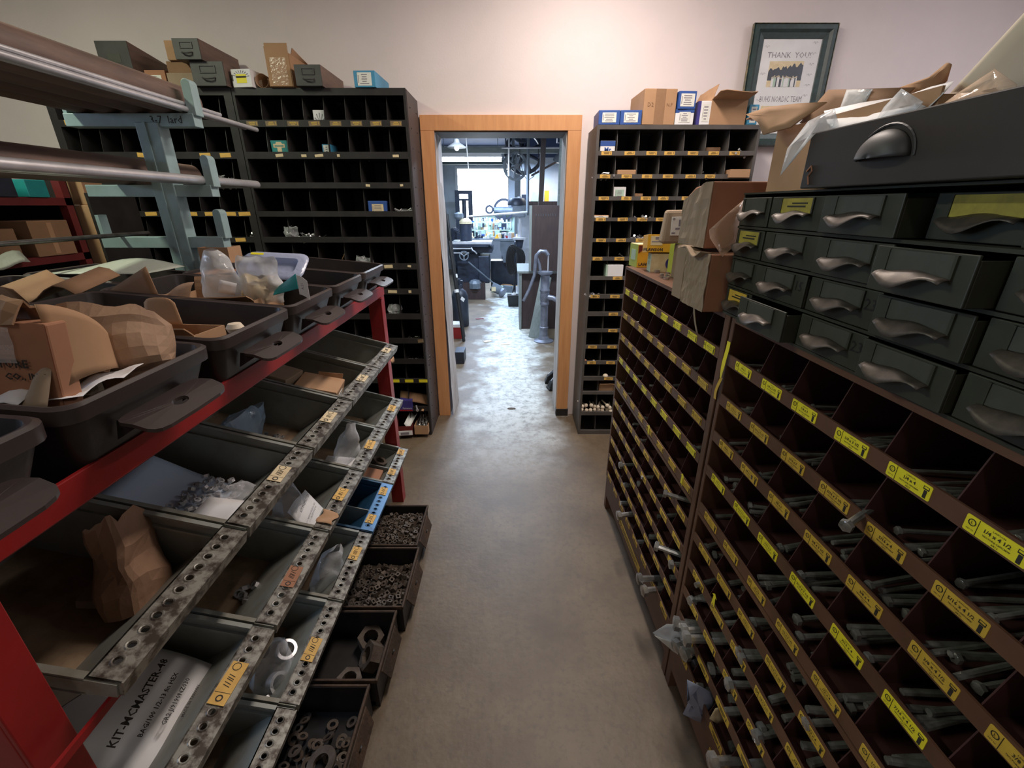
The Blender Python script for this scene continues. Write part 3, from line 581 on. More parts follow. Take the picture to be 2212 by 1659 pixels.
# framed thank-you picture leaning on the wall
t = thing('picture_frame', 'dark green framed thank-you sheet with team photos on the wall', 'picture', (1.705, 3.262, 1.955), rot=(radians(-1.2), 0, 0))
W_, H_ = .252, .655
mb = MB()
def rail(a, b, c, d): mb.plate([a, b, c, d], .018)
prof = [(0, 0, .0), (.008, -.026, .0), (.03, -.028, 0), (.045, -.016, 0), (.072, -.01, 0), (.078, -.004, 0)]
vs = []
for (ins, y, _) in prof:
    vs += [(-W_+ins, y, ins), (W_-ins, y, ins), (W_-ins, y, H_-ins), (-W_+ins, y, H_-ins)]
fs = [(a*4+i, a*4+(i+1) % 4, (a+1)*4+(i+1) % 4, (a+1)*4+i) for a in range(len(prof)-1) for i in range(4)]
obj('frame', MB().add(vs, fs), 'frame', t, solid=.006)
obj('gilt_edge', MB().box(-W_-.004, -.02, 0, -W_, .0, H_).box(W_, -.02, 0, W_+.004, .0, H_).box(-W_, -.018, H_, W_, .0, H_+.003), 'gold', t)
sh = obj('mount_sheet', MB().box(-W_+.07, -.006, .07, W_-.07, -.003, H_-.07), 'white', t)
link('lettering', text('THANK  YOU!', .042, 'ink_soft'), sh, (-.005, -.0064, .497), (pi/2, 0, 0))
link('lettering', text('BUHS NORDIC TEAM', .036, 'ink_soft'), sh, (-.01, -.0064, .265), (pi/2, 0, 0), (.78, 1.25, 1))
def photo(x, z, w, h, seed):
    q = random.Random(seed)
    mb = MB().box(x-w/2, -.0066, z-h/2, x+w/2, -.006, z+h/2)
    pts = [(x-w/2, z-h*.25)]+[(x-w/2+w*k/24, z+h*(.12+.010*k)+h*q.uniform(-.05, .12)) for k in range(25)]+[(x+w/2, z-h*.25)]
    mb.prism(pts, 'y', -.0070, -.0066, 1)
    for k in range(22):
        px = x-w*.36+w*.72*k/21; hh = h*q.uniform(.28, .4); mb.box(px-w*.016, -.0074, z-h*.5, px+w*.016, -.0070, z-h*.5+hh, q.choice([2, 3, 1, 2]))
        mb.lathe([(0, -.005), (.005, 0), (0, .005)], 6, 4, (px, -.0068, z-h*.5+hh+.004))
    return mb
ph = ['lab_cream', 'mach', 'white', 'mint', 'foam']
obj('team_photo', photo(-.012, .40, .21, .135, 1), ph, sh); obj('team_photo', photo(-.02, .165, .21, .13, 2), ph, sh)
for k in range(9):
    x = .14 if k < 6 else -.15; z = (.56-.055*k) if k < 6 else (.54-.14*(k-6))
    obj('signature', MB().tube([(x-.015, -.0066, z), (x-.006, -.0066, z+.008), (x, -.0066, z-.004), (x+.008, -.0066, z+.007), (x+.016, -.0066, z+.003)], .0007, 4), 'ink_soft', sh)
obj('glass_pane', MB().box(-W_+.07, -.0085, .07, W_-.07, -.0080, H_-.07), 'glass', t)

# ------------------------------------------------------------------ right side: bolt bin cabinets (frame: s toward the camera, w into the cabinet, z up)
TH = radians(1.7); P0 = Vector((.527, 2.04)); PHI = TH-pi/2
def RL_(s, w_, z): return (P0.x+s*sin(TH)+w_*cos(TH), P0.y-s*cos(TH)+w_*sin(TH), z)
def rthing(name, label, cat, s=0, w_=0, z=0, rz=0, group=None): return thing(name, label, cat, RL_(s, w_, z), PHI+rz, group)
ST = [1.247, 1.137, 1.027, .917, .79, .68, .573, .463, .355, .244]
def textmb(mb, s, size, x, z, m=0, sx=1, bold=0, y=-.0006):
    me = text(s, size, 'ink', bold=bold)
    mb.add([(x+v.co.x*sx, y, z+v.co.y) for v in me.vertices], [list(p.vertices) for p in me.polygons], m)
def labelprint(sz, code):
    def f():
        mb = MB(); y = -.0006
        mb.box(-.0205, y, -.0108, -.0200, 0, .0108)
        mb.ring((-.0275, y/2, .003), (0, 1, 0), .0048, .0038, .0006, 10); textmb(mb, 'L', .006, -.0275, .003); textmb(mb, 'KEY 53', .003, -.0275, -.0065)
        textmb(mb, 'LAWSON', .0034, .003, .0078); textmb(mb, sz, .0072, .002, .0022, bold=.0001); textmb(mb, 'TRU-TORQ CAPSCREW', .003, .003, -.0042, bold=.00005); textmb(mb, code, .0036, .003, -.0085)
        mb.box(.024, y, .003, .0325, 0, .0045).box(.024, y, .0075, .0325, 0, .008).box(.024, y, .003, .0245, 0, .008).box(.032, y, .003, .0325, 0, .008)
        mb.box(.026, y, -.0095, .0305, 0, .002)
        return mb
    return cmesh(('lp', sz, code), f, 'print', 'ink')
def lines_print(seed): return linemesh(.06, .02, seed)
def lab_mesh(w_, h, mt):
    def f():
        mb = MB(); r = .002; pts = []
        for cx, cz, a0 in ((w_/2-r, h/2-r, 0), (-w_/2+r, h/2-r, pi/2), (-w_/2+r, -h/2+r, pi), (w_/2-r, -h/2+r, 1.5*pi)):
            pts += [(cx+r*cos(a0+k*pi/4), cz+r*sin(a0+k*pi/4)) for k in range(3)]
        return mb.prism(pts, 'y', -.0009, 0)
    return cmesh(('rl', w_, h, mt), f, 'label', mt)
fr = ['1/4', '5/16', '3/8', '7/16', '1/2', '9/16', '5/8', '3/4', '7/8', '1']; ln = ['1/2', '3/4', '1', '1 1/4', '1 1/2', '2', '2 1/4', '2 1/2']; ln2 = ['2', '2 1/2', '3', '3 1/2', '4', '4 1/2', '5', '6']
names = [['far brown steel bolt cabinet, upper unit with bright yellow labels', 'far brown steel bolt cabinet, lower unit standing on its base'], ['near brown steel bolt cabinet, upper unit under the olive drawers', 'near brown steel bolt cabinet, lower unit with big bolts']]
COLS = {}
for sec, (s0, s1, in0, pit) in enumerate(((-.06, .935, -.045, .12), (.945, 1.945, .978, .1172))):
    for un in (0, 1):
        zt, zb = ((1.34, .757), (.756, .205))[un]; lips = ST[:5] if un == 0 else ST[5:]
        t = rthing('bolt_cabinet', names[sec][un], 'cabinet')
        for a in ((s0, s0+.016), (s1-.026 if sec == 0 else s1-.016, s1)): obj('side_panel', MB().box(a[0], 0, zb, a[1], .31, zt), 'bin_brown', t, bevel=.002)
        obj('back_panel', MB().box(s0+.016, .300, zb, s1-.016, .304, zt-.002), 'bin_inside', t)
        obj('top_panel', MB().box(s0+.016, 0, zt-.012, s1-.026, .300, zt), 'bin_brown', t)
        for i, z in enumerate(lips):
            hh = .03
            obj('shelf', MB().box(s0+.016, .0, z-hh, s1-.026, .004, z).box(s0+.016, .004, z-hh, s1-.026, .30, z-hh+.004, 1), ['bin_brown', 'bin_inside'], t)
            up = (zt-.012 if i == 0 else lips[i-1]-.03)
            for k in range(1, 8):
                h = up-(z-hh+.004)
                me = cmesh(('bd', round(h, 4)), lambda: MB().prism([(.006, 0), (.006, .025), (.03, h), (.298, h), (.298, 0)], 'x', -.001, .001), 'divider', 'bin_inside')
                link('divider', me, t, (in0+pit*k, 0, z-hh+.004))
            gi = i+5*un
            for k in range(8):
                x = in0+pit*(k+.5)+R.uniform(-.004, .004)
                bright = gi in (0, 3) or (sec == 0 and gi == 0)
                if sec == 1 and gi == 0 and k > 6: continue
                mt = 'lab_yel' if bright else 'lab_old'
                wl = .072 if sec else .066
                o = link('label', lab_mesh(wl, .0225, mt), t, (x, 0, z-.0155+R.uniform(-.001, .001)), (0, R.uniform(-.02, .02), 0))
                if sec == 1 and k < 7 and gi < 8: link('print', labelprint(f'{fr[gi]} x {ln2[k]}', 'AR%d' % (11+k+gi*20)), o, (0, -.0009, 0), (0, 0, 0))
                elif gi < 5: link('print', labelprint(f'{fr[gi]} x {ln[k]}', 'AR%d' % (1+gi)), o, (0, -.0009, 0))
                else: link('print', lines_print(k % 3), o, (0, -.0009, 0))
    # base
    t = rthing('cabinet_base', ['dark brown steel base under the far bolt cabinet', 'dark brown steel base under the near bolt cabinet'][sec], 'base')
    obj('front_panel', MB().box(s0, .004, .085, s1, .01, .204), 'bin_brown', t)
    obj('frame_top', MB().box(s0, .01, .196, s1, .3, .204), 'bin_brown', t)
    for a in (s0, s1-.03):
        for b in (.004, .27): obj('leg', MB().box(a, b, 0, a+.03, b+.03, .196 if b > .1 else .085), 'bin_brown', t)
    a = s0+.31; o = obj('long_label', MB().box(a, .002, .125, a+.33, .0038, .16), 'lab_old', t); 
    o2 = obj('print', MB().ring((a+.025, .0018, .1425), (0, 1, 0), .012, .009, .0005, 14).box(a+.06, .0015, .145, a+.3, .002, .149).box(a+.06, .0015, .134, a+.27, .002, .138), 'ink', o)
# ties and scraps on the cabinet front
p = rthing('cable_tag', 'yellow paper tag tied round the post between the bolt cabinets', 'tag', .962, -.004, 1.2)
obj('tag_strip', MB().grid(lambda u, v: (-.008+.016*u*(1-.6*max(0, 1-v*3)), -.004-.002*sin(v*5), -.02+.10*v), 4, 10), 'lab_yel', p, solid=.0006)
obj('tag_tail', MB().grid(lambda u, v: (-.012+.012*u-.01*(1-v), -.003-.003*sin(v*4), -.085+.065*v), 3, 8), 'lab_old', p, solid=.0006)
sheet('hanging_tape', 'pale strip of tape hanging below the tall brown cartons', 'tape', lambda u, v: (.012*u+.05*(1-v), -.012-.004*sin(v*3), .085*v), 3, 8, 'card_grey', RL_(.735, 0, 1.255), (0, 0, PHI), .0008)
for i, (s, z, lab) in enumerate(((.83, .79, 'yellow arrow-shaped label scrap on the post, fifth row'), (.49, .79, 'yellow arrow-shaped label scrap, middle of the fifth row'), (1.13, .60, 'yellow arrow-shaped scrap low on the near bolt cabinet'))):
    o = obj('label_scrap', MB().prism([(-.012, .012), (0, .022), (.012, .012), (.005, .012), (.009, -.02), (-.002, -.012), (-.008, -.022), (-.005, .012)], 'y', -.0016, -.001), 'lab_yel', None, RL_(s, -.001, z-.012), (0, 0, PHI)); tag(o, lab, 'label')
# bolts in the pigeonholes
def boltmesh(r, L):
    def f():
        mb = MB(); h = r*1.3
        mb.cyl((0, 0, 0), (0, L, 0), r, n=8)
        mb.cyl((0, -h, 0), (0, 0, 0), r*1.78, n=6).cyl((0, -h*1.12, 0), (0, -h, 0), r*1.3, r*1.55, n=10)
        mb.cyl((0, L*.6, 0), (0, L*.97, 0), r*1.04, r*1.04, n=8)
        return mb
    return cmesh(('bolt', round(r, 4), round(L, 3)), f, 'hex_bolt', 'bolt', True)
bq = random.Random(11)
RAD = [.0032, .004, .0048, .0055, .0064, .0072, .008, .0095, .011, .0125]
nb = 0
def putbolts(sec, gi, k, n, out=.0):
    global nb
    in0, pit = ((-.045, .12), (.978, .1172))[sec]; r = RAD[gi]; L = (min(.155, .03+.016*k+r*3) if sec == 0 else min(.20, .06+.02*k+r*3))
    z0 = ST[gi]-.026+r*1.8
    for i in range(n):
        x = in0+pit*(k+.5)+bq.uniform(-.5, .5)*max(.005, pit-.03-4*r)
        flip = bq.random() < .62
        y = bq.uniform(.012, .05)-out*bq.random()
        z = z0+r*1.9*(i//max(2, int((pit-.03)/(4*r))))
        a = bq.uniform(-.35, .35)*(1-.5*(L > .1)); e = bq.uniform(-.02, .10)
        p = RL_(x, y if not flip else y+L, z)
        o = link('hex_bolt', boltmesh(r, L), None, p, (e if not flip else -e, bq.uniform(0, 1), PHI+a+(pi if flip else 0)))
        tag(o, 'bright hex bolt lying in a brown cabinet pigeonhole behind its yellow label', 'bolt', 'hex bolts in the bolt cabinets'); nb += 1
plan = {(1, 0): [4, 4, 5, 6, 7, 7, 3], (1, 1): [4, 4, 5, 6, 7, 8, 3], (1, 2): [2, 3, 4, 5, 6, 7, 2], (1, 3): [4, 4, 4, 6, 6, 6, 2], (1, 4): [2, 2, 4, 4, 5, 4], (1, 5): [2, 3, 3, 4, 4, 3], (1, 6): [1, 2, 2, 3, 3, 3], (1, 7): [3, 2, 2, 2, 2], (1, 8): [3, 1, 2, 2], (1, 9): [2, 1, 1],
        (0, 0): [0, 0, 0, 1, 0, 3, 0, 0], (0, 1): [0, 2, 0, 3, 3, 3, 4, 3], (0, 2): [0, 0, 3, 2, 2, 3, 0, 1], (0, 3): [1, 0, 1, 2, 1, 0, 1, 3], (0, 4): [1, 1, 0, 1, 1, 0, 0, 0], (0, 5): [1, 0, 2, 1, 0, 0, 0, 0], (0, 6): [0, 0, 1, 0, 1, 1, 1, 0], (0, 7): [0, 0, 1, 1, 0, 1, 0, 1], (0, 8): [0, 1, 1, 0, 0, 1, 0, 1], (0, 9): [0, 0, 1, 0, 1, 0, 2, 1]}
for (sec, gi), ns in plan.items():
    for k, n in enumerate(ns):
        if n: putbolts(sec, gi, k, n, .03 if gi >= 6 else .008)
# singled-out bolts that jut into the aisle
def onebolt(label, s, w_, z, r, L, az, el, group=None):
    o = link('hex_bolt', boltmesh(r, L), None, RL_(s, w_, z), (el, .4, PHI+az)); tag(o, label, 'bolt', group)
onebolt('bolt with its head jutting into the aisle, fifth row beside the cabinet post', .80, -.03, .70, .008, .09, -.5, -.08)
onebolt('stubby bolt with pale square face sticking out low, far bolt cabinet', .80, -.03, .475, .010, .08, -.5, -.1)
onebolt('big bolt sticking out near the lower front edge, first of the far cabinet', .37, -.035, .27, .0125, .07, .1, .05)
onebolt('upper of two big bolts jutting out above the far cabinet base, near its post', .73, -.045, .255, .0125, .12, 0, .02)
onebolt('lower of two big bolts jutting out above the far cabinet base, near its post', .765, -.035, .232, .0125, .11, .1, .0)
onebolt('large grey hex bolt head at the bottom row of the near cabinet', 1.335, -.03, .245, .0135, .14, 0, 0)
onebolt('bright bolt poking over the label of the second row, near cabinet', 1.47, -.035, 1.128, .006, .12, .5, .12)
for i in range(6): onebolt('fat bolt in the heap spilling from the lowest rows at the cabinet post', 1.02+.035*(i % 3)+.01*(i//3), -.02-.01*(i % 2), .30+.075*(i//3)+.012*(i % 3), .0125, .13, R.uniform(-.3, .3), R.uniform(-.05, .1), 'fat bolts at the post')
# bags spilling out of the lowest pigeonholes
# ------------------------------------------------------------------ olive drawer cabinet on the near bolt cabinet
DB = [.899, 1.022, 1.2, 1.37, 1.522, 1.685, 1.85]; DZS = [1.347, 1.416, 1.485, 1.555, 1.624]
dc = rthing('drawer_cabinet', 'olive green steel cabinet of small drawers on the near bolt cabinet', 'cabinet')
obj('side_panel', MB().box(DB[0]-.002, 0, 1.341, DB[0]+.002, .30, 1.627), 'drawer_green', dc); obj('side_panel', MB().box(DB[-1], 0, 1.341, DB[-1]+.004, .30, 1.627), 'drawer_green', dc)
obj('top_panel', MB().box(DB[0]-.002, -.002, 1.6235, DB[-1], .30, 1.627), 'drawer_green', dc); obj('back_panel', MB().box(DB[0], .296, 1.341, DB[-1], .3, 1.624), 'drawer_green', dc)
for z in DZS[:-1]: obj('rail', MB().box(DB[0], -.004, z-.006, DB[-1], .296, z-.001), 'drawer_green', dc)
offs = {(3, 2): .012, (3, 3): -.03, (2, 3): .035, (2, 2): .006, (1, 3): .012, (0, 1): .03, (0, 3): .012, (1, 1): .004, (0, 2): .002}
cardcol = {(3, 1): 'lab_grimy', (3, 3): 'lab_grimy', (2, 0): 'lab_grimy', (0, 0): 'lab_old'}
for r in range(4):
    for k in range(6):
        a, b = DB[k]+.003, DB[k+1]-.003; z0, z1 = DZS[r]+.0005, DZS[r+1]-.008; of = offs.get((r, k), 0); W = b-a
        d = obj('drawer', MB().box(-W/2, 0, 0, W/2, .004, z1-z0).box(-W/2, .004, 0, -W/2+.003, .27, z1-z0-.006).box(W/2-.003, .004, 0, W/2, .27, z1-z0-.006).box(-W/2+.003, .004, 0, W/2-.003, .27, .003), 'drawer_green', dc, ((a+b)/2, -.004-of, z0), bevel=.0012)
        hw = min(.047, W*.36); cz = (z1-z0)
        obj('card', MB().box(-hw, -.0016, cz*.5, hw, -.0002, cz*.95), cardcol.get((r, k), 'drawer_card'), d)
        [obj('card_rail', MB().box(q_, -.003, cz*.45, q_+.004, 0, cz*.96), 'drawer_green', d) for q_ in (-hw-.004, hw)]
        obj('pull', MB().grid(lambda u, v: (-hw-.004+(2*hw+.008)*u, -.001-.021*v*(.75+.25*sin(pi*u)), cz*.47-.010*v*v*(1+.0*u)+.006*sin(pi*u)**2*(1-v)-.009*v*sin(2*pi*u-.6)), 14, 4), 'pull', d, solid=.0012, smooth=True)
        num = {(1, 1): '15', (1, 2): '23', (0, 2): '23'}.get((r, k))
        if num: link('stencil', text(num, .026, 'rubber'), d, (hw+.019, -.0006, cz*.62), (pi/2, 0, 0))
        if (r, k) in ((0, 0), (2, 0), (3, 1)): obj('scrawl', MB().box(-hw*.6, -.0022, cz*.68, hw*.6, -.0016, cz*.73).box(-hw*.3, -.0022, cz*.78, hw*.7, -.0016, cz*.82), 'ink', d)
# brown steel drawer with cup pull on top
t = rthing('long_drawer_box', 'brown-black steel drawer with cup pull on top of the olive drawers', 'drawer', 1.147, -.03, 1.6285); L = .66; e = .004
obj('front_panel', MB().box(0, 0, 0, L, e, .090), 'drawer_brown', t, bevel=.002); obj('back_panel', MB().box(0, .30, 0, L, .30+e, .085), 'drawer_brown', t)
obj('side_panel', MB().box(0, e, 0, e, .30, .088), 'drawer_brown', t); obj('side_panel', MB().box(L-e, e, 0, L, .30, .088), 'drawer_brown', t); obj('bottom_panel', MB().box(e, e, 0, L-e, .30, .003), 'drawer_brown', t)
def cup(u, v):
    a = pi*u; r = .044*sin(pi/2*(1-v)) if v < 1 else 0; d = .024*sin(v*pi/2)
    return (-.044*cos(a)*cos(v*pi/2*.98), -.0005-d, .036*sin(a)*cos(v*pi/2*.98))
cp = obj('cup_pull', MB().grid(cup, 20, 8), 'drawer_grey', t, (.178, 0, .034), solid=.0018, smooth=True)
obj('pull_rim', MB().tube([(.178-.052*cos(pi*k/16), -.001, .034+.044*sin(pi*k/16)) for k in range(17)], .0018, 5), 'drawer_grey', t)
obj('painted_mark', MB().tube([(.012, -.0012, .028), (.022, -.0012, .036), (.026, -.0012, .028), (.018, -.0012, .02), (.024, -.0012, .006)], .0016, 4), 'card_red', t)
# open carton behind it, and what lies in it
t = thing('open_carton', 'big open brown carton behind the long brown drawer, flaps up', 'box', RL_(1.20, .03, 1.629), PHI)
w2, d2, h2 = .54, .26, .155
obj('box_body', MB().box(-.27, 0, 0, .12, d2, .004).box(-.27, 0, .004, .12, .004, h2-.03).box(-.27, d2-.004, .004, .12, d2, h2-.03).box(-.27, .004, .004, -.266, d2-.004, h2-.02).box(.116, .004, .004, .12, d2-.004, h2-.04), 'card', t)
def onface(name, pts, th, mt, par=None, bend=.002):
    """a sheet whose outline is given as (s, w, z) in the cabinet frame"""
    P = [Vector((p[0]-1.20, p[1]-.03, p[2]-1.629)) for p in pts]; c = sum(P, Vector())/len(P); mb = MB(); k = len(P)
    ring2 = [c+(p-c)*.55+Vector((0, -bend*(1 if i % 2 else -.6), 0)) for i, p in enumerate(P)]
    mb.add(P+ring2+[c], [(i, (i+1) % k, k+(i+1) % k, k+i) for i in range(k)]+[(k+i, k+(i+1) % k, 2*k) for i in range(k)])
    return obj(name, mb, mt, par, (0, 0, 0) if par else RL_(1.20, .03, 1.629), (0, 0, 0) if par else (0, 0, PHI), solid=th, smooth=True)
onface('flap', [(.865, -.012, 1.793), (.935, -.006, 1.795), (1.031, .0, 1.784), (1.11, .01, 1.772), (1.073, -.012, 1.748), (1.058, -.016, 1.740), (.969, -.02, 1.739), (.935, -.016, 1.765)], .003, 'card', t)
onface('flap', [(.80, .02, 1.796), (.935, .0, 1.796), (.935, .2, 1.79), (.85, .2, 1.80)], .003, 'card_dark', t, .002)
bf = onface('flap', [(.969, .10, 1.821), (1.189, .10, 1.779), (1.16, .09, 1.745), (1.0, .09, 1.745), (.911, .09, 1.770)], .003, 'card_dark', t, .002)
onface('flap', [(1.095, .15, 1.80), (1.166, .14, 1.799), (1.215, .12, 1.807), (1.222, .12, 1.803), (1.20, .14, 1.786), (1.15, .15, 1.770)], .003, 'card', t, .003)
onface('packing_tape', [(1.03, .095, 1.809), (1.10, .095, 1.796), (1.09, .088, 1.755), (1.03, .088, 1.76)], .0008, 'milky', t, .002)
tag(onface('paper_wrap', [(.998, .08, 1.778), (1.093, .085, 1.775), (1.174, .08, 1.767), (1.208, .08, 1.759), (1.326, .01, 1.727), (1.285, .008, 1.721), (1.218, .008, 1.722), (1.154, .008, 1.722), (1.120, .012, 1.738)], .0008, 'white', None, .004), 'bright cream crumpled wrapping in the open carton', 'paper')
tag(onface('paper_wrap', [(1.193, .09, 1.768), (1.23, .09, 1.771), (1.268, .09, 1.770), (1.326, .03, 1.744), (1.308, .024, 1.722), (1.25, .05, 1.74)], .0008, 'white', None, .003), 'bright cream wrapping paper on the carton near its raised flap', 'paper')
tag(onface('plastic_bag', [(1.114, -.02, 1.742), (1.178, -.02, 1.751), (1.206, -.024, 1.721), (1.155, -.03, 1.715), (1.085, -.034, 1.655), (1.09, -.034, 1.70)], .0008, 'clear', None, .006), 'translucent plastic bag hanging out of the open carton corner', 'bag')
tag(onface('plastic_bag', [(1.286, .0, 1.757), (1.331, .0, 1.732), (1.325, -.004, 1.72), (1.255, -.004, 1.715), (1.262, 0, 1.738)], .0008, 'clear', None, .005), 'small folded plastic bag in front of the cream wrapping', 'bag')
tag(onface('plastic_bag', [(1.423, -.004, 1.748), (1.455, -.004, 1.726), (1.46, -.008, 1.715), (1.36, -.008, 1.715), (1.384, -.004, 1.731)], .0008, 'tan_film', None, .005), 'translucent bag with a hang hole over the long brown drawer', 'bag')
sheet('foam_sheet', 'large curved sheet of cream packing foam rising from the long drawer', 'foam', lambda u, v: (.03+.40*v+.50*u, .10-.03*v+.05*sin(u*2.2), .02+.36*v+.006*sin(u*5+v*2)), 16, 10, 'foam', RL_(1.19, .0, 1.70), (0, 0, PHI), .006)

# bags spilling out of the lowest pigeonholes
tag(onface('plastic_bag', [(1.03, -0.11, 0.34), (1.03, -0.07, 0.377), (1.03, -0.003, 0.37), (1.03, 0.02, 0.265), (1.03, 0.019, 0.213), (1.03, -0.032, 0.257), (1.03, -0.075, 0.297)], .0008, 'milky', None, .02), 'clear bag with white card hanging from the lowest pigeonhole at the cabinet post', 'bag')
tag(onface('paper_card', [(1.038, -0.108, 0.339), (1.038, -0.065, 0.315), (1.038, 0.01, 0.281), (1.038, 0.014, 0.225), (1.038, -0.035, 0.261), (1.038, -0.076, 0.305)], .0008, 'lab_white', None, .004), 'white card inside the clear bag at the cabinet post', 'paper')
tag(onface('plastic_bag', [(1.19, -0.056, 0.202), (1.19, -0.045, 0.268), (1.19, -0.066, 0.353), (1.19, -0.024, 0.324), (1.19, 0.027, 0.285), (1.19, 0.043, 0.17), (1.19, 0.015, 0.154), (1.19, -0.017, 0.173)], .0008, 'lid_blue', None, .02), 'grey clear bag hanging below the lowest label of the near bolt cabinet', 'bag')
tag(onface('paper_card', [(1.24, -0.009, 0.262), (1.24, 0.0, 0.306), (1.24, 0.037, 0.32), (1.24, 0.045, 0.254), (1.24, 0.016, 0.239)], .0008, 'lab_cream', None, .004), 'pale pink card beside the grey bag under the near bolt cabinet', 'paper')

# ------------------------------------------------------------------ cartons standing on the far bolt cabinet
BZ = 1.3405
t = thing('tall_carton', 'greyed tall brown carton overhanging the bolt cabinet edge, lower of two', 'box', RL_(.821, -.055, BZ), PHI)
obj('box_body', MB().box(-.074, 0, 0, .074, .26, .145), 'card_red', t, bevel=.003)
obj('side_sheet', MB().grid(lambda u, v: (-.074+.148*u, -.001-.006*abs(tnoise((u*4, v*4, 1), 1.4)), .146*v), 14, 10), 'card_grey', t, solid=.002)
obj('flap', MB().grid(lambda u, v: (-.08+.135*u, -.012+.05*v-.01*u, .146+.010*sin(u*6+1)-.006*v), 12, 4), 'card_grey', t, solid=.003)
t = thing('tall_carton', 'greyed tall brown carton stacked above another against the olive drawers', 'box', RL_(.752, -.052, BZ+.155), PHI)
obj('box_body', MB().prism([(-.088, 0), (.085, 0), (.085, .160), (-.02, .150), (-.088, .118)], 'y', 0, .26), 'card_red', t, bevel=.004)
obj('side_sheet', MB().grid(lambda u, v: (-.088+.173*u, -.001-.004*abs(tnoise((u*3, v*3, 4), 1.4)), .001+(.117+.042*min(1, u*1.3))*v), 14, 8), 'card_grey', t, solid=.002)
o = onface('plastic_sleeve', [(.905, -.076, 1.545), (.895, -.03, 1.585), (.888, .004, 1.612), (.888, .004, 1.56), (.893, .0, 1.508), (.908, -.034, 1.482), (.912, -.075, 1.527)], .0008, 'tan_film', None, .006); tag(o, 'clear printed plastic sleeve stuck between the tall cartons and olive drawers', 'bag')
o = carton('brown_carton', 'narrow grey-brown carton beside the tall overhanging cartons', 'box', RL_(.69, -.05, BZ), .07, .2, .145, 'card_grey', rz=PHI)
# yellow, white and green cartons
t = thing('yellow_carton', 'yellow and brown lettered carton at the far corner of the bolt cabinet', 'box', RL_(-.052, .03, BZ), PHI+.06)
obj('carton_body', MB().box(-.052, 0, 0, .052, .10, .098), 'yellow_box', t, bevel=.001)
obj('side_print', MB().box(.052, .05, .026, .0528, .098, .095), 'maroon', t); obj('side_print', MB().prism([(.0022, .06), (.0022, .095), (.044, .095)], 'x', .052, .0528), 'maroon', t)
obj('end_print', MB().box(-.051, -.0008, .0, .051, 0, .098), 'green_box', t); obj('label', MB().box(-.028, -.0016, .03, .028, -.0008, .075), 'mint', t)
obj('lid_flap', MB().box(-.052, 0, .098, .052, .06, .0992), 'lab_cream', t)
link('lettering', text('LAWSON', .018, 'ink', bold=.0006), t, (.0531, .045, .013), (pi/2, 0, pi/2))
t = thing('white_carton', 'white and mint carton with blue round emblem on the bolt cabinet', 'box', RL_(.108, .052, BZ), PHI-.12)
obj('carton_body', MB().box(-.036, 0, 0, .036, .13, .074), 'lab_cream', t, bevel=.001); obj('end_print', MB().box(-.0355, -.0008, 0, .0355, 0, .074), 'mint', t)
link('lettering', text('5/16\nX 1', .022, 'ink'), t, (0, -.0012, .045), (pi/2, 0, 0))
obj('emblem', MB().cyl((.0359, .085, .035), (.0368, .085, .035), .026, n=24), 'purple_box', t); link('lettering', text('H', .024, 'white', bold=.001), t, (.0371, .085, .035), (pi/2, 0, pi/2))
t = thing('yellow_carton', 'yellow lettered carton lying tilted on the white and mint carton', 'box', RL_(.10, .03, BZ+.0755), PHI-.10, rot=(0, -.10, PHI-.10))
obj('carton_body', MB().box(-.045, 0, 0, .045, .11, .07), 'yellow_box', t, bevel=.001)
link('lettering', text('LAWSON', .016, 'ink', bold=.0006), t, (.0455, .030, .010), (pi/2, 0, pi/2)); obj('label', MB().box(.045, .012, .028, .0458, .06, .064), 'lab_cream', t); link('lettering', text('LAWSON', .015, 'ink', bold=.0005), t, (0, -.0006, .012), (pi/2, 0, 0))
o = obj('print', MB().box(.0458, .016, .04, .0462, .056, .044).box(.0458, .03, .05, .0462, .05, .06), 'ink_soft', t)
t = carton('green_carton', 'lime green carton standing on end beside the loose nuts', 'box', RL_(.20, .115, BZ), .06, .05, .118, 'green_box', rz=PHI+.2)
obj('label', MB().box(.030, .008, .04, .0308, .04, .085), 'mint', t); obj('print', MB().box(.0308, .012, .05, .0312, .036, .054).box(.0308, .014, .062, .0312, .03, .078), 'ink_soft', t)
t = thing('tan_packet', 'tan packet with white barcode label leaning on the tall carton', 'packet', RL_(.275, .028, BZ+.125), rot=(.0, -.02, PHI+pi/2-.15))
obj('packet_body', MB().frus((0, -.03, .115, .04), 0, (.012, -.02, .115, .03), .118), 'card_grey', t, bevel=.01)
obj('label', MB().box(.03, -.034, .03, .10, -.0265, .095), 'lab_white', t)
obj('print', MB().box(.045, -.0358, .05, .088, -.0342, .057).box(.055, -.0356, .062, .075, -.034, .085).ring((.037, -.035, .087), (0, 1, 0), .004, .002, .001, 10).box(.033, -.0358, .036, .045, -.0342, .041).box(.065, -.0358, .036, .073, -.0342, .041), 'ink_soft', t)
carton('brown_carton', 'grey-brown carton behind the tan packet on the bolt cabinet', 'box', RL_(.36, .085, BZ), .16, .18, .123, 'card_grey', rz=PHI)
def hexnut(r, h):
    def f():
        n = 6; ro = [r]*6; vs = []; m = 12
        def hx(i): 
            a = 2*pi*i/m; k = r if i % 2 == 0 else r*cos(pi/6); return (k*cos(a), k*sin(a))
        for (kind, z) in (('o', -h/2), ('o', h/2), ('i', h/2), ('i', -h/2)):
            for i in range(m):
                x, y = hx(i) if kind == 'o' else (r*.55*cos(2*pi*i/m), r*.55*sin(2*pi*i/m)); vs.append((x, y, z))
        return MB().add(vs, [(a*m+i, a*m+(i+1) % m, ((a+1) % 4)*m+(i+1) % m, ((a+1) % 4)*m+i) for a in range(4) for i in range(m)])
    return f
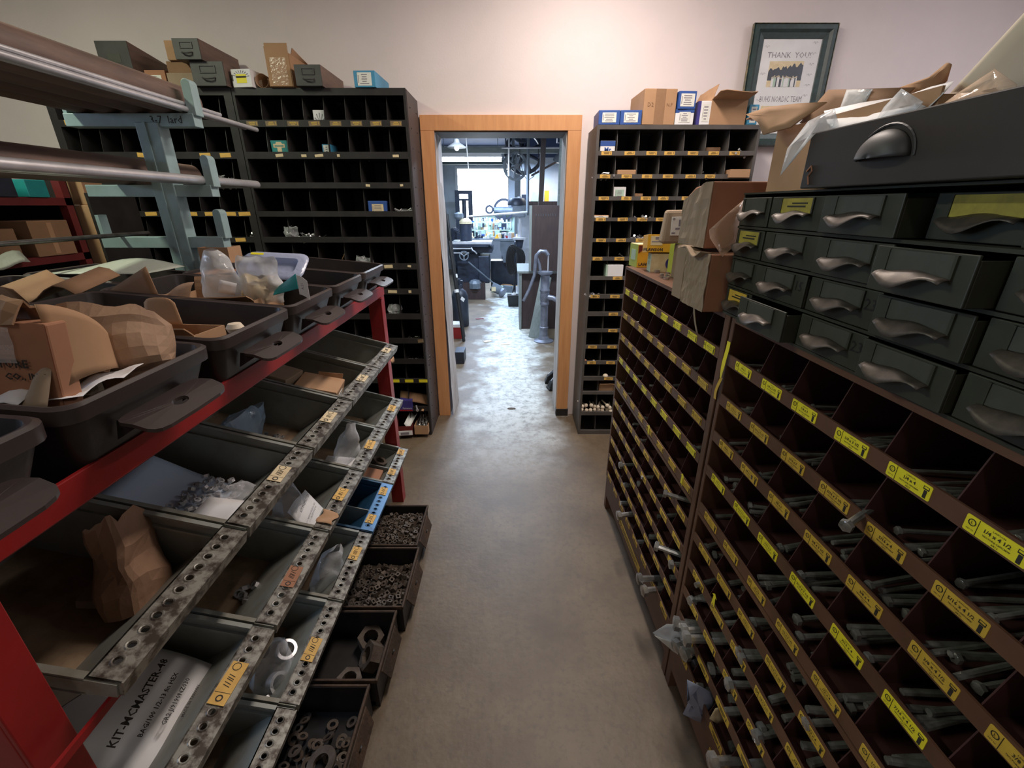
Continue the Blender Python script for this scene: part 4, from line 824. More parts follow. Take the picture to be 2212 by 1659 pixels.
for i, (s, w_, r, lab) in enumerate(((.164, .072, .012, 'largest grey nut by the white and mint carton'), (.246, .063, .009, 'dark nut between the loose nuts on the bolt cabinet'), (.345, .045, .011, 'bright nut standing nearest the tall cartons'), (.30, .045, .006, 'small dark nut near the cabinet edge'), (.21, .10, .009, 'grey nut at the foot of the lime green carton'), (.275, .075, .009, 'grey nut in the middle of the loose nuts'))):
    h = r*.9; o = link('hex_nut', cmesh(('nut', r), hexnut(r, h), 'hex_nut', 'bolt'), None, RL_(s, w_, BZ+h/2+.0005), (0, 0, i)); tag(o, lab, 'nut')

# ------------------------------------------------------------------ left: red rack of sloping bins (frame: X = +y world, Y = -x world)
FX = -.572; YS = [2.118, 1.785, 1.446, 1.107, .768, .430, .09]; ZR = [.952, .657, .362]; TILT = radians(15)
rk = thing('bin_rack', 'red painted steel rack carrying the sloping parts bins', 'rack', (0, 0, 0))
def rpart(n, mb, mt='red', **k): return obj(n, mb, mt, rk, **k)
for y in (2.125, .35):
    for x in (-.63, -1.02): rpart('leg', MB().box(x-.065, y, 0, x-.007, y+.007, 1.195).box(x-.007, y, 0, x, y+.055, 1.195), bevel=.0015)
rpart('top_bar', MB().box(-.634, .30, 1.195, -.626, 2.178, 1.242), bevel=.0015); rpart('top_bar', MB().box(-1.05, .30, 1.195, -1.042, 2.178, 1.242))
for y in (.336, 2.13): rpart('top_tie', MB().box(-1.042, y, 1.19, -.634, y+.008, 1.2))
rpart('top_shelf', MB().box(-1.042, .336, 1.188, -.636, 2.17, 1.194), 'red_dark')
rpart('weld_lug', MB().box(-.655, 2.10, 1.183, -.62, 2.13, 1.19)); rpart('weld_lug', MB().box(-.66, .30, 1.178, -.615, .36, 1.19), bevel=.004)
for z in ZR:
    s_ = rpart('sloping_shelf', MB().box(.36, .175, -.180, 2.12, .44, -.175), 'black_metal', loc=(FX, 0, z), rot=(0, 0, 0)); s_.rotation_euler = (Matrix.Rotation(pi/2, 3, 'Z') @ Matrix.Rotation(TILT, 3, 'X')).to_euler()
rpart('shelf_edge', MB().box(-.606, .342, .903, -.600, 2.122, .916)); rpart('shelf_edge', MB().box(-.606, .342, .605, -.600, 2.122, .618)); rpart('shelf_edge', MB().box(-.606, .342, .31, -.600, 2.122, .322))
BW = .332
def stripmesh(nh=11, pitch=.0268, r=.0062):
    mb = MB(); W = BW-.006; y0, y1 = 0, .050; th = .003; yc = .027; x0 = -pitch*nh/2
    mb.box(-W/2, y0, -th, x0, y1, 0).box(-x0, y0, -th, W/2, y1, 0)
    for i in range(nh):
        xc = x0+pitch*(i+.5); hx = pitch/2; k = 12
        out = []
        for a in range(k):
            c, s_ = cos(2*pi*a/k+pi/12), sin(2*pi*a/k+pi/12); q = min(hx/abs(c), ((y1-yc) if s_ > 0 else (yc-y0))/abs(s_)); out.append((xc+c*q, yc+s_*q))
        def ringp(rad, z): return [(xc+rad*cos(2*pi*a/k+pi/12), yc+rad*sin(2*pi*a/k+pi/12), z) for a in range(k)]
        loops = [[(p[0], p[1], 0) for p in out], ringp(r*1.75, 0), ringp(r*1.4, .0016), ringp(r*1.05, .001), ringp(r, -.004)]
        vs = sum(loops, []); mb.add(vs, [(l*k+a, l*k+(a+1) % k, (l+1)*k+(a+1) % k, (l+1)*k+a) for l in range(4) for a in range(k)])
        # corners of the cell
        for cx, cy in ((-hx, y0-yc), (hx, y0-yc), (hx, y1-yc), (-hx, y1-yc)):
            near = sorted(out, key=lambda p: (p[0]-xc-cx)**2+(p[1]-yc-cy)**2)[:2]
            tri = [(xc+cx, yc+cy, 0)]+[(p[0], p[1], 0) for p in near]
            if (Vector(tri[1])-Vector(tri[0])).cross(Vector(tri[2])-Vector(tri[0])).z < 0: tri[1], tri[2] = tri[2], tri[1]
            if (Vector(tri[1])-Vector(tri[0])).cross(Vector(tri[2])-Vector(tri[0])).length > 1e-8: mb.add(tri, [(0, 1, 2)])
    mb.box(-W/2, -.003, -.028, W/2, 0, .0).box(-W/2, .047, -.028, W/2, .050, 0)
    mb.box(-W/2, 0, -.028, -W/2+.002, .047, 0); mb.box(W/2-.002, 0, -.028, W/2, .047, 0)
    return mb
def binbody():
    mb = MB(); side = [(.004, -.030), (.004, -.003), (.46, -.003), (.46, -.170), (.165, -.170), (.055, -.034)]
    for a, b in ((-BW/2, -BW/2+.003), (BW/2-.003, BW/2)): mb.prism(side, 'x', a, b)
    for sg in (-1, 1):
        x = sg*BW/2; mb.box(min(x, x-sg*.011), .05, -.006, max(x, x-sg*.011), .46, .0); mb.box(min(x, x-sg*.009), .05, -.036, max(x, x-sg*.009), .46, -.030)
    mb.add([(-BW/2, .05, -.03), (BW/2, .05, -.03), (BW/2, .165, -.17), (-BW/2, .165, -.17), (-BW/2, .053, -.03), (BW/2, .053, -.03), (BW/2, .168, -.167), (-BW/2, .168, -.167)], [(0, 1, 2, 3), (7, 6, 5, 4), (0, 4, 5, 1), (3, 2, 6, 7)])
    mb.box(-BW/2+.003, .457, -.17, BW/2-.003, .46, 0)
    return mb
def binfloor(): return MB().box(-BW/2+.003, .165, -.170, BW/2-.003, .457, -.166)
BIN = {}
rowl = ['top', 'middle', 'lowest']; posl = ['farthest', 'fourth', 'third', 'second', 'nearest']
BROT = (Matrix.Rotation(pi/2, 3, 'Z') @ Matrix.Rotation(TILT, 3, 'X')).to_euler()
def strip_label(par, x, w_, mt, y=.027, seed=0, rz=0):
    o = obj('label', MB().box(-w_/2, -.017, 0, w_/2, .017, .0012), mt, par, (x, y, .0018), (0, 0, rz))
    mb = MB().ring((-w_*.36, 0, .0014), (0, 0, 1), .007, .0045, .0005, 12).box(-w_*.24, -.016, .0011, -w_*.23, .016, .0016).ring((w_*.38, .003, .0014), (0, 0, 1), .009, .0075, .0005, 12)
    q = random.Random(seed)
    for k in range(5): xx = -w_*.08+w_*.06*k+q.uniform(-.002, .002); mb.tube([(xx-.002, -.006, .0013), (xx, .001, .0013), (xx+.002, .008, .0013)], .0008, 4)
    obj('print', mb, 'ink', o)
labs = {(0, 0): [(.06, .062, 'lab_cream')], (0, 1): [(.03, .062, 'lab_cream')], (0, 2): [(.02, .07, 'lab_cream')], (0, 3): [(.03, .066, 'lab_cream')], (1, 0): [(.04, .062, 'lab_gold')], (1, 1): [(.015, .066, 'lab_gold')], (1, 2): [(.01, .066, 'lab_gold')], (1, 3): [(-.02, .07, 'card_red')], (1, 4): [(.03, .09, 'lab_gold')],
        (2, 0): [(.115, .05, 'lab_gold'), (-.075, .05, 'lab_gold')], (2, 1): [(.10, .055, 'lab_gold'), (-.095, .055, 'lab_gold')], (2, 2): [(.045, .066, 'lab_gold')], (2, 3): [(-.01, .075, 'lab_gold')], (2, 4): [(-.05, .075, 'lab_gold')]}
def binpt(r, k, x, y, z):
    """a point given in bin coordinates as a world position"""
    v = BROT.to_matrix() @ Vector((x, y, z)); return (FX+v.x, (YS[k]+YS[k+1])/2+v.y, ZR[r]+v.z)
for r in range(3):
    for k in range(5):
        blue = (r, k) == (2, 1)
        t = thing('parts_bin', f'{"blue fronted" if blue else "grey steel"} sloping parts bin, {posl[k]} of the {rowl[r]} row of the red rack', 'bin', binpt(r, k, 0, 0, 0), rot=BROT, group=None)
        link('bin_body', cmesh(('bb', blue), binbody, 'bin_body', 'bin_blue' if blue else 'bin_steel'), t)
        link('bin_floor', cmesh(('bf', blue), binfloor, 'bin_floor', 'bin_blue' if blue else 'rust_floor'), t)
        s = link('front_strip', cmesh(('bs', blue), stripmesh, 'front_strip', 'strip_blue' if blue else 'strip'), t)
        for (x, w_, mt) in labs.get((r, k), []): strip_label(s, x, w_, mt, seed=r*7+k, rz=R.uniform(-.06, .06))
        if r == 2 and k < 2: obj('cross_divider', MB().box(-.002-.02, .055, -.165, .002-.02, .457, -.02), 'bin_steel', t)
# torn tag hanging on a strip
sheet('torn_tag', 'torn printed brown tag on the strip of the third bin, middle row', 'tag', lambda u, v: (-.03+.06*u, -.006+.05*v+.006*sin(u*7), .004+.003*sin(v*4+u*5)), 8, 6, 'card', binpt(1, 2, -.115, .005, .001), BROT, .0008)
sheet('torn_tag', 'torn paper scrap under the strip of the farthest top bin', 'tag', lambda u, v: (-.03+.06*u, -.008*sin(v*2)-.003, -.028-.03*v*(.4+.6*u)), 6, 4, 'card', binpt(0, 0, .05, -.003, .0), BROT, .0008)
def inbin(r, k, x, y, z=-.166): return binpt(r, k, x, y, z)
def cbox(label, r, k, x, y, w_, d, h, mt, a=0, face=False, z=-.166, **kw):
    t = carton('brown_carton', label, 'box', inbin(r, k, x, y, z), w_, d, h, mt, face=face, **kw)
    t.rotation_euler = (Matrix.Rotation(pi/2, 3, 'Z') @ Matrix.Rotation(TILT, 3, 'X') @ Matrix.Rotation(a, 3, 'Z')).to_euler(); return t
cbox('grey-brown carton with bluish label in the fourth top bin', 0, 1, -.10, .235, .115, .13, .175, 'card_grey', -.10, True, fx=.6, fz=.45)
t = cbox('open tan carton with white label and tongue in the fourth top bin', 0, 1, -.07, .075, .13, .15, .095, 'card', .12, True, z=-.10, fx=.45, fz=.55)
obj('tongue', MB().grid(lambda u, v: (.066+.004*v, .01+.09*u, .085+.03*v*(1-.3*u)), 5, 3), 'card', t, solid=.0025)
bag('plastic_bag', 'dark bluish plastic bag lying at the back of the third top bin', 'bag', inbin(0, 2, .0, .29), .22, .13, .05, 'bluish', (.3, 0, pi/2), seed=51, amp=.03)
def nutsin(n, r, k, xr, yr, mt, lab, grp, size, zz=-.164, seed=1, parent=None):
    q = random.Random(seed)
    for i in range(n):
        p = inbin(r, k, q.uniform(*xr), q.uniform(*yr), zz+size*.5+q.uniform(0, size*.8)); o = link('hex_nut', cmesh(('nut', size, mt), hexnut(size, size*.9), 'hex_nut', mt), None, p, (q.uniform(-.5, .5), TILT*-1+q.uniform(-.5, .5), q.uniform(0, 6)))
        tag(o, lab, 'nut', grp)
nutsin(20, 0, 2, (-.03, .10), (.19, .25), 'bolt', 'small bright nut spilled beside the bluish bag', 'nuts beside the bluish bag', .008, seed=3)
sheet('paper_envelope', 'white plastic envelope, its bluish light painted in, lying at the back of the second top bin', 'envelope', lambda u, v: (-.15+.27*u, .15+.27*v, -.135+.012*sin(u*4+v*3)+.03*v), 12, 8, 'envelope', binpt(0, 3, 0, 0, 0), BROT, .001)
bag('plastic_bag', 'clear bag of bright nuts lying on the white envelope in the second top bin', 'bag', inbin(0, 3, .02, .10, -.10), .17, .17, .03, 'clear', (radians(-100), .0, pi/2), seed=53, amp=.015)
nutsin(60, 0, 3, (-.06, .09), (.13, .25), 'steel', 'small bright nut inside the clear bag on the envelope', 'nuts in the clear bag of the top row', .009, -.112, seed=4)
sheet('paper_slip', 'white folded slip at the front of the second top bin', 'paper', lambda u, v: (-.155+.16*u, .065+.12*v, -.075+.03*sin(u*3+.3)*(1-v)-.02*v), 10, 6, 'white', binpt(0, 3, 0, 0, 0), BROT, .001)
paperbag('paper_sack', 'open crumpled brown paper sack in the nearest top bin', 'bag', inbin(0, 4, .06, .15, -.15), .135, .11, .185, 'kraft_dark', (-.12, .42, pi/2+.25), seed=61, amp=.018, top=1.0, collapse=.6)
cbox('brown carton at the near corner of the nearest top bin', 0, 4, -.12, .22, .07, .16, .09, 'card_dark', .1)
cbox('flat brown carton behind the perforated strip of the nearest top bin', 0, 4, .11, .17, .09, .10, .02, 'card_grey', .2)
# middle row
bag('plastic_bag', 'shiny clear bag of nuts standing in the fourth middle bin', 'bag', inbin(1, 1, -.065, .085, -.09), .12, .21, .04, 'clear', (.1, .15, pi/2-.5), seed=54, amp=.02, neck=.35)
nutsin(14, 1, 1, (-.11, -.03), (.06, .12), 'bolt', 'bright nut inside the shiny bag of the fourth middle bin', 'nuts in the shiny bag', .012, -.075, seed=6)
sheet('paper_slip', 'white handwritten slip under the shiny bag', 'paper', lambda u, v: (-.155+.10*u, .05+.12*v, -.03-.02*v+.006*sin(u*9)), 10, 5, 'white', binpt(1, 1, 0, 0, 0), BROT, .001)
bag('plastic_bag', 'clear bag standing beside the white printed slip, middle row', 'bag', inbin(1, 2, -.09, .15, -.11), .12, .19, .05, 'clear', (.1, .1, pi/2+.3), seed=55, amp=.02, neck=.5)
nutsin(6, 1, 2, (-.13, -.05), (.12, .18), 'steel', 'bright nut in the bag beside the printed slip', 'nuts beside the printed slip', .012, -.09, seed=7)
sl = sheet('paper_slip', 'white printed slip with bold heading in the third middle bin', 'paper', lambda u, v: (-.15+.13*u+.02*v, .045+.10*v, -.065+.07*v+.008*sin(u*5)), 10, 6, 'white', binpt(1, 2, 0, 0, 0), BROT, .001)
link('print', text('KIT-MCMASTER', .013, 'ink'), sl, (-.075, .115, .006), (.62, 0, .15)); link('print', text('BAG/100 1/2-13 fin HEX\nCR2 J/9190NZ030', .008, 'ink'), sl, (-.08, .085, -.016), (.62, 0, .15))
nutsin(7, 1, 3, (.0, .11), (.10, .19), 'steel', 'bright loose hex nut in the second middle bin', 'loose nuts in the second middle bin', .013, -.164, seed=8)
def whitebag(u, v): return (-.14+.27*u, .07+.26*v, -.125+.05*v+.012*sin(u*6+v*4)+.03*sin(pi*u)*sin(pi*v))
wb = sheet('white_parts_bag', 'white plastic kit bag with printed heading in the nearest middle bin', 'bag', whitebag, 14, 12, 'white', binpt(1, 4, 0, 0, 0), BROT, .001)
for (s_, sz, x, y, z) in (('KIT-MCMASTER-48', .021, .0, .185, -.084), ('BAG/100 1/2-13 fin HEX', .0125, .005, .152, -.094), ('GR2 J/9190NZ030', .0125, .02, .128, -.104), ('MADE IN TAIWAN', .008, .03, .105, -.114)):
    link('print', text(s_, sz, 'ink', bold=sz*.02), wb, (x, y, z+.036), (.2, 0, .12))
bag('plastic_bag', 'clear empty bag at the back of the nearest middle bin', 'bag', inbin(1, 4, .09, .34), .12, .12, .02, 'milky', (.2, -.2, pi/2+.2), seed=57, amp=.015)
# lowest row
o = link('hex_nut', cmesh(('nut', .04, 'r'), hexnut(.04, .03), 'hex_nut', 'rust_grey'), None, inbin(2, 0, .06, .12, -.055), (0, .5, .2)); tag(o, 'large rusty hex nut standing in the farthest lowest bin', 'nut')
cbox('reddish brown carton block in the farthest lowest bin', 2, 0, -.085, .075, .10, .12, .085, 'card_red', 0, z=-.115)
o = obj('iron_ring', MB().ring((0, 0, 0), (0, 0, 1), .042, .028, .014, 20), 'rust_grey', None, inbin(2, 1, .03, .20, -.11), (0, 1.0, 0)); tag(o, 'grey iron ring in the blue fronted bin', 'ring')
bag('plastic_bag', 'crumpled clear bag with washer in the third lowest bin', 'bag', inbin(2, 2, -.03, .10, -.12), .13, .17, .045, 'clear', (.2, .3, pi/2-.3), seed=58, amp=.022, neck=.5)
o = obj('washer', MB().ring((0, 0, 0), (0, 0, 1), .022, .014, .005, 18), 'steel', None, inbin(2, 2, -.11, .13, -.13), (.3, .6, 0)); tag(o, 'bright washer under the crumpled clear bag, third lowest bin', 'washer')
bag('plastic_bag', 'clear bag over big chrome rings in the second lowest bin', 'bag', inbin(2, 3, -.02, .12, -.14), .15, .19, .05, 'clear', (.2, -.2, pi/2-.2), seed=59, amp=.022, neck=.3)
for i, (x, y, z, a) in enumerate(((.015, .11, -.06, .5), (-.07, .095, -.08, 1.1), (-.12, .085, -.10, .4))):
    o = obj('chrome_ring', MB().ring((0, 0, 0), (0, 0, 1), .03, .021, .022, 24), 'steel', None, inbin(2, 3, x, y, z), (.2, a, 0), smooth=True); tag(o, ['chrome ring highest in the bag of the second lowest bin', 'chrome ring in the middle of the second lowest bin', 'chrome ring nearest the rim of the second lowest bin'][i], 'ring')

# rusty trays on the floor
def tray(label, y0, y1, xr, h=.135, L=.40, mt='rust'):
    t = thing('rusty_tray', label, 'tray', (xr, (y0+y1)/2, .001), pi/2); w_ = y1-y0; e = .005
    obj('tray_body', MB().box(-w_/2, 0, 0, w_/2, L, e).box(-w_/2, 0, e, w_/2, e, h).box(-w_/2, L-e, e, w_/2, L, h).box(-w_/2, e, e, -w_/2+e, L-e, h).box(w_/2-e, e, e, w_/2, L-e, h), 'black_metal', t, bevel=.0015)
    obj('rim', MB().box(-w_/2-.005, -.005, h-.012, w_/2+.005, .003, h+.003).box(-w_/2-.005, L-.003, h-.012, w_/2+.005, L+.005, h+.003).box(-w_/2-.005, .003, h-.012, -w_/2+.003, L-.003, h+.003).box(w_/2-.003, .003, h-.012, w_/2+.005, L-.003, h+.003), 'rust', t, bevel=.002)
    hw = w_*.34
    tab = MB().add([(-hw, -.006, h-.02), (hw, -.006, h-.02), (hw*.86, -.030, h-.075), (-hw*.86, -.030, h-.075), (-hw, -.002, h-.02), (hw, -.002, h-.02), (hw*.86, -.026, h-.077), (-hw*.86, -.026, h-.077)], [(0, 3, 2, 1), (4, 5, 6, 7), (0, 1, 5, 4), (1, 2, 6, 5), (2, 3, 7, 6), (3, 0, 4, 7)])
    tb = obj('handle_tab', tab, 'rust', t, bevel=.002); obj('finger_hole', MB().cyl((0, -.0205, h-.045), (0, -.0170, h-.0435), .009, n=12), 'rubber', tb)
    return t
TR = [('rusty tray of small square nuts on the floor, farthest of four', 1.625, 1.915, -.445), ('rusty tray of square nuts on the floor, second from the doorway', 1.285, 1.605, -.432), ('rusty tray with big hex nuts on the floor, third from the doorway', .995, 1.262, -.452), ('rusty tray of old washers on the floor, nearest of four', .66, .975, -.472)]
for a in TR: tray(*a)
def sqnut(sz):
    def f():
        vs = []; m = 8; h = sz*.75
        for (kind, z) in (('o', -h/2), ('o', h/2), ('i', h/2), ('i', -h/2)):
            for i in range(m):
                a = 2*pi*i/m; k = sz/2/max(abs(cos(a)), abs(sin(a))) if kind == 'o' else sz*.27; vs.append((k*cos(a), k*sin(a), z))
        return MB().add(vs, [(a*m+i, a*m+(i+1) % m, ((a+1) % 4)*m+(i+1) % m, ((a+1) % 4)*m+i) for a in range(4) for i in range(m)])
    return f
def traynuts(n, tr, zt, size, lab, grp, seed, xmax=.20):
    q = random.Random(seed); (_, y0, y1, xr) = tr; placed = 0
    nx = int((xmax-.02)/(size*1.18)); ny = int((y1-y0-.03)/(size*1.18)); k = 0
    cells = [(i, j) for i in range(nx) for j in range(ny)]; q.shuffle(cells)
    for lay in range(2):
        for (i, j) in cells:
            if k >= n: return
            x = xr-.014-size*1.18*(i+.5)+q.uniform(-.003, .003); y = y0+.014+size*1.18*(j+.5)+q.uniform(-.003, .003)
            o = link('square_nut', cmesh(('sq', size), sqnut(size), 'square_nut', 'rust_grey'), None, (x, y, zt+lay*size*.75+q.uniform(-.004, .004)), (q.uniform(-.7, .7)+(q.random() < .25)*1.5, q.uniform(-.7, .7), q.uniform(0, 6))); tag(o, lab, 'nut', grp); k += 1
def nutbed(w_, z, size, n, tr, seed):
    q = random.Random(seed); mb = MB().box(-w_, .012, .012, w_, .38, z-size*.7); b = sqnut(size)()
    for i in range(n):
        T = Matrix.Translation((q.uniform(-w_+size, w_-size), q.uniform(.02, .36), z-size*q.uniform(.25, .6))) @ Matrix.Rotation(q.uniform(0, 6), 4, 'Z') @ Matrix.Rotation(q.uniform(-.8, .8), 4, 'X'); mb.add([T @ Vector(v) for v in b.v], b.f)
    obj('loose_nuts', mb, 'rust_grey', bpy.data.objects[tr])['kind'] = 'stuff'
nutbed(.134, .094, .0185, 420, 'rusty_tray', 5); nutbed(.150, .056, .0205, 400, 'rusty_tray.001', 6)
obj('washer_bed', MB().box(-.145, .012, .008, .145, .38, .024), 'rubber', bpy.data.objects['rusty_tray.003'])
traynuts(160, TR[0], .098, .0185, 'small rusty square nut in the farthest floor tray', 'square nuts in the farthest tray', 71)
traynuts(125, TR[1], .058, .0205, 'rusty square nut in the second floor tray', 'square nuts in the second tray', 72)
for i, (x, y, z, r, rot) in enumerate(((-.52, 1.14, .052, .052, (0, -.9, .3)), (-.545, 1.215, .042, .05, (.15, .1, .2)), (-.575, 1.06, .03, .045, (0, 0, 0)))):
    o = link('hex_nut', cmesh(('nut', r), hexnut(r, .045), 'hex_nut', 'rust_grey'), None, (x, y, z), rot); tag(o, ['big rusty hex nut tipped up in the third floor tray', 'big grey hex nut against the far side of the third floor tray', 'big hex nut lying flat in the third floor tray'][i], 'nut')
o = obj('wood_block', MB().box(-.04, -.025, 0, .04, .025, .022), 'card_red', None, (-.505, 1.02, .0075), bevel=.002); tag(o, 'small reddish block in the corner of the third floor tray', 'block')
q = random.Random(73)
for i in range(34):
    r = q.choice([.014, .016, .018, .02]); x = -.495-.21*q.random(); y = .685+.27*q.random()
    o = link('washer', cmesh(('ws', r), lambda: MB().ring((0, 0, 0), (0, 0, 1), r, r*.5, .004, 16), 'washer', 'rust_grey'), None, (x, y, .03+.004*(i % 5)), (q.uniform(-.5, .5), q.uniform(-.5, .5), 0)); tag(o, 'rusty small washer in the nearest floor tray', 'washer', 'washers in the nearest tray')
o = obj('washer', MB().ring((0, 0, 0), (0, 0, 1), .045, .024, .008, 22), 'rust_grey', None, (-.57, .80, .055), (.1, -.25, 0)); tag(o, 'largest rusty washer in the nearest floor tray', 'washer')

# ---- black totes on top of the rack
def rr(w_, d, r, y0=0, n=4):
    pts = []
    for cx, cy, a0 in ((w_/2-r, d-r, 0), (-w_/2+r, d-r, pi/2), (-w_/2+r, r, pi), (w_/2-r, r, 1.5*pi)): pts += [(cx+r*cos(a0+k*pi/2/n), y0+cy+r*sin(a0+k*pi/2/n)) for k in range(n+1)]
    return pts
def loft(loops):
    k = len(loops[0]); vs = sum(loops, []); mb = MB(); mb.add(vs, [(a*k+i, a*k+(i+1) % k, (a+1)*k+(i+1) % k, (a+1)*k+i) for a in range(len(loops)-1) for i in range(k)])
    return mb
def ins(w_, d, r, e, z): return [(x, y, z) for x, y in rr(w_-2*e, d-2*e, max(.004, r-e*.3), e)]
def tote(label, y0, y1, x, L=.52, H=.150, handle=True, rz=0):
    w_ = y1-y0
    t = thing('parts_tote', label, 'tote', (x, (y0+y1)/2, 1.198), rot=(Matrix.Rotation(pi/2, 3, 'Z') @ Matrix.Rotation(radians(5), 3, 'X')).to_euler()); r = .03
    lo = [ins(w_, L, r, .006, H), ins(w_, L, r, .0, H-.004), ins(w_, L, r, 0, H-.026), ins(w_, L, r, .004, H-.028)]
    mbr = loft(lo); k = len(lo[0]); mbr.add(lo[0]+ins(w_, L, r, .012, H-.002), [(i, k+i, k+(i+1) % k, (i+1) % k) for i in range(k)])
    wl = [ins(w_, L, r, .012, H-.002), ins(w_, L, r, .024, H*.5), ins(w_, L, r, .042, .006)]; mbi = loft(wl); mbi.add(wl[-1], [list(range(k-1, -1, -1))[::-1]])
    wo = [ins(w_, L, r, .008, H-.028), ins(w_, L, r, .020, H*.5), ins(w_, L, r, .038, .0)]; mbo = loft(wo); mbo.f = [f[::-1] for f in mbo.f]; mbo.add(wo[-1], [list(range(k-1, -1, -1))])
    obj('tote_body', MB().add(mbi.v, mbi.f).add(mbo.v, mbo.f), 'tote', t, smooth=True); obj('rim', mbr, 'tote_rim', t, smooth=True)
    if handle:
        m = 20; hx = w_*.30; out = []; inn = []
        for a in range(m):
            c, s_ = cos(2*pi*a/m), sin(2*pi*a/m); out.append((hx*abs(c)**.35*(1 if c > 0 else -1), -.028+.034*abs(s_)**.5*(1 if s_ > 0 else -1))); inn.append((.017*c, -.034+.0085*s_))
        def lv(p, z): return [(x_, y_, z-.012*max(0, -y_-.03)/.03) for x_, y_ in p]
        h = H-.055; l4 = [lv(out, h), lv(out, h+.006), lv(inn, h+.006), lv(inn, h), lv(out, h)]
        obj('handle_tab', loft(l4), 'tote_rim', t); obj('gusset', MB().prism([(0.012, h), (-.03, h), (.018, h-.035)], 'x', -hx*.8, -hx*.8+.004), 'tote', t); obj('gusset', MB().prism([(0.012, h), (-.03, h), (.018, h-.035)], 'x', hx*.8-.004, hx*.8), 'tote', t)
    return t
tl = ['nearest, cut by the picture edge', 'second, holding torn brown carton and kraft sack', 'third, nearly empty with white chips', 'fourth, with torn box and plastic bags', 'fifth, half empty', 'last, next to the black cabinet']
for i, (a, b, x, rz) in enumerate(((.195, .515, -.605, 0), (.528, .842, -.605, 0), (.862, 1.177, -.605, .0), (1.182, 1.495, -.607, .0), (1.503, 1.805, -.608, 0), (1.815, 2.135, -.61, 0))): tote('black tote on the red rack, '+tl[i], a, b, x, rz=rz)
bl = ['behind the second tote, near the picture edge', 'behind the third tote, with grey printed bag', 'behind the fourth tote, with torn cardboard', 'behind the fifth tote beside the blue post']
for i, (a, b) in enumerate(((.50, .82), (.84, 1.16), (1.17, 1.48), (1.49, 1.79))): tote('black tote in the back row, '+bl[i], a, b, -1.15, L=.5, handle=False)
o = obj('back_table', MB().box(-1.66, .48, 1.15, -1.16, 1.82, 1.195).box(-1.65, .5, 0, -1.6, .55, 1.15).box(-1.65, 1.76, 0, -1.6, 1.81, 1.15).box(-1.22, 1.76, 0, -1.17, 1.81, 1.15).box(-1.22, .5, 0, -1.17, .55, 1.15), 'red_dark'); tag(o, 'dark red steel stand carrying the back row of totes', 'stand')
# what lies in the totes
bx = thing('torn_carton', 'torn orange-brown carton with black lettering in the second tote', 'box', (-.655, .575, 1.235), rot=(-.08, radians(4), .10))
obj('box_body', MB().box(-.30, .0, 0, 0, .035, .215), 'card_red', bx, bevel=.003)
obj('box_face', MB().grid(lambda u, v: (-.30+.30*u, -.0015-.002*abs(tnoise((u*4, v*4, 0), 2)), .08+.135*v), 12, 8), 'card_red', bx)
for s_, x, z, sz in (('UITURE', -.055, .158, .016), ('CO., INC', -.035, .140, .013), ('NO.', -.13, .130, .016)): link('lettering', text(s_, sz, 'ink', bold=.0004), bx, (x, -.006, z), (pi/2, 0, 0))
obj('torn_rim', MB().grid(lambda u, v: (-.30+.27*u, .0+.05*v+.012*sin(u*11), .215+.03*sin(pi*v)+.014*tnoise((u*9, v*5, 2), 2)), 16, 6), 'card_dark', bx, solid=.003)
obj('tape_shine', MB().grid(lambda u, v: (-.07+.03*u, -.007-.001*sin(v*9), .16+.05*v), 4, 8), 'clear', bx)
sheet('carton_flap', 'large bent brown carton flap in the second tote', 'box', lambda u, v: (-.652-.06*u+.02*sin(pi*u), .60+.155*u, 1.475-.095*u**1.4-(.12-.065*u)*v), 12, 8, 'card', th=.003)
sheet('torn_paper', 'torn grey-brown cardboard strip along the near side of the second tote', 'paper', lambda u, v: (-.80+.15*u, .556+.03*v+.006*sin(u*13), 1.335+.025*sin(u*8)*v+.03*v), 14, 5, 'card_grey', th=.002)
sheet('torn_paper', 'torn cardboard strip beside the kraft sack in the second tote', 'paper', lambda u, v: (-.735+.045*u, .60+.13*v, 1.335+.018*sin(v*12+u)+.02*u), 6, 12, 'kraft', th=.002)
sheet('white_paper', 'white folded paper at the front of the second tote', 'paper', lambda u, v: (-.70+.06*u, .575+.15*v, 1.328+.010*abs(sin(v*6+u*2))+.008*u), 8, 10, 'white')
sheet('white_paper', 'white torn paper along the near edge of the second tote', 'paper', lambda u, v: (-.84+.16*u, .552+.03*v, 1.342+.008*sin(u*9)+.01*v), 10, 4, 'white')
bag('kraft_sack', 'crumpled kraft paper sack standing in the second tote', 'bag', (-.715, .765, 1.255), .15, .185, .045, 'kraft', (.0, .1, .55), seed=63, amp=.022, neck=.8, nu=11, nv=11)
bag('kraft_sack', 'greyed crumpled kraft sack beside the torn carton flap', 'bag', (-.755, .70, 1.265), .10, .115, .035, 'card_grey', (.1, -.2, .4), seed=64, amp=.022, nu=8, nv=8)
t = opencarton('open_carton', 'long low tan carton in the third tote', 'box', (-.90, 1.0, 1.222), .34, .10, .10, 'card', rz=-.10, flaps=((0, 2.4),), fl=.3)
sheet('carton_tongue', 'upright tan carton tongue with rounded end in the third tote', 'box', lambda u, v: (-.845+.07*u+.012*(1-v)*u, 1.0+.01*v, 1.345+.06*v-.012*(2*u-1)**4*v), 8, 6, 'card', th=.003)
for i, (x, y, w_) in enumerate(((-1.05, 1.09, .055), (-1.0, 1.13, .04))): sheet('white_chip', ['white folded paper chip, left of two in the third tote', 'white folded paper chip, right of two in the third tote'][i], 'paper', lambda u, v: (w_*(u-.5), .02*abs(u-.5)+.004, .034*v+.008*sin(u*7)), 5, 5, 'white', (x, y, 1.315), (.1, .1, .3*i), .0015)
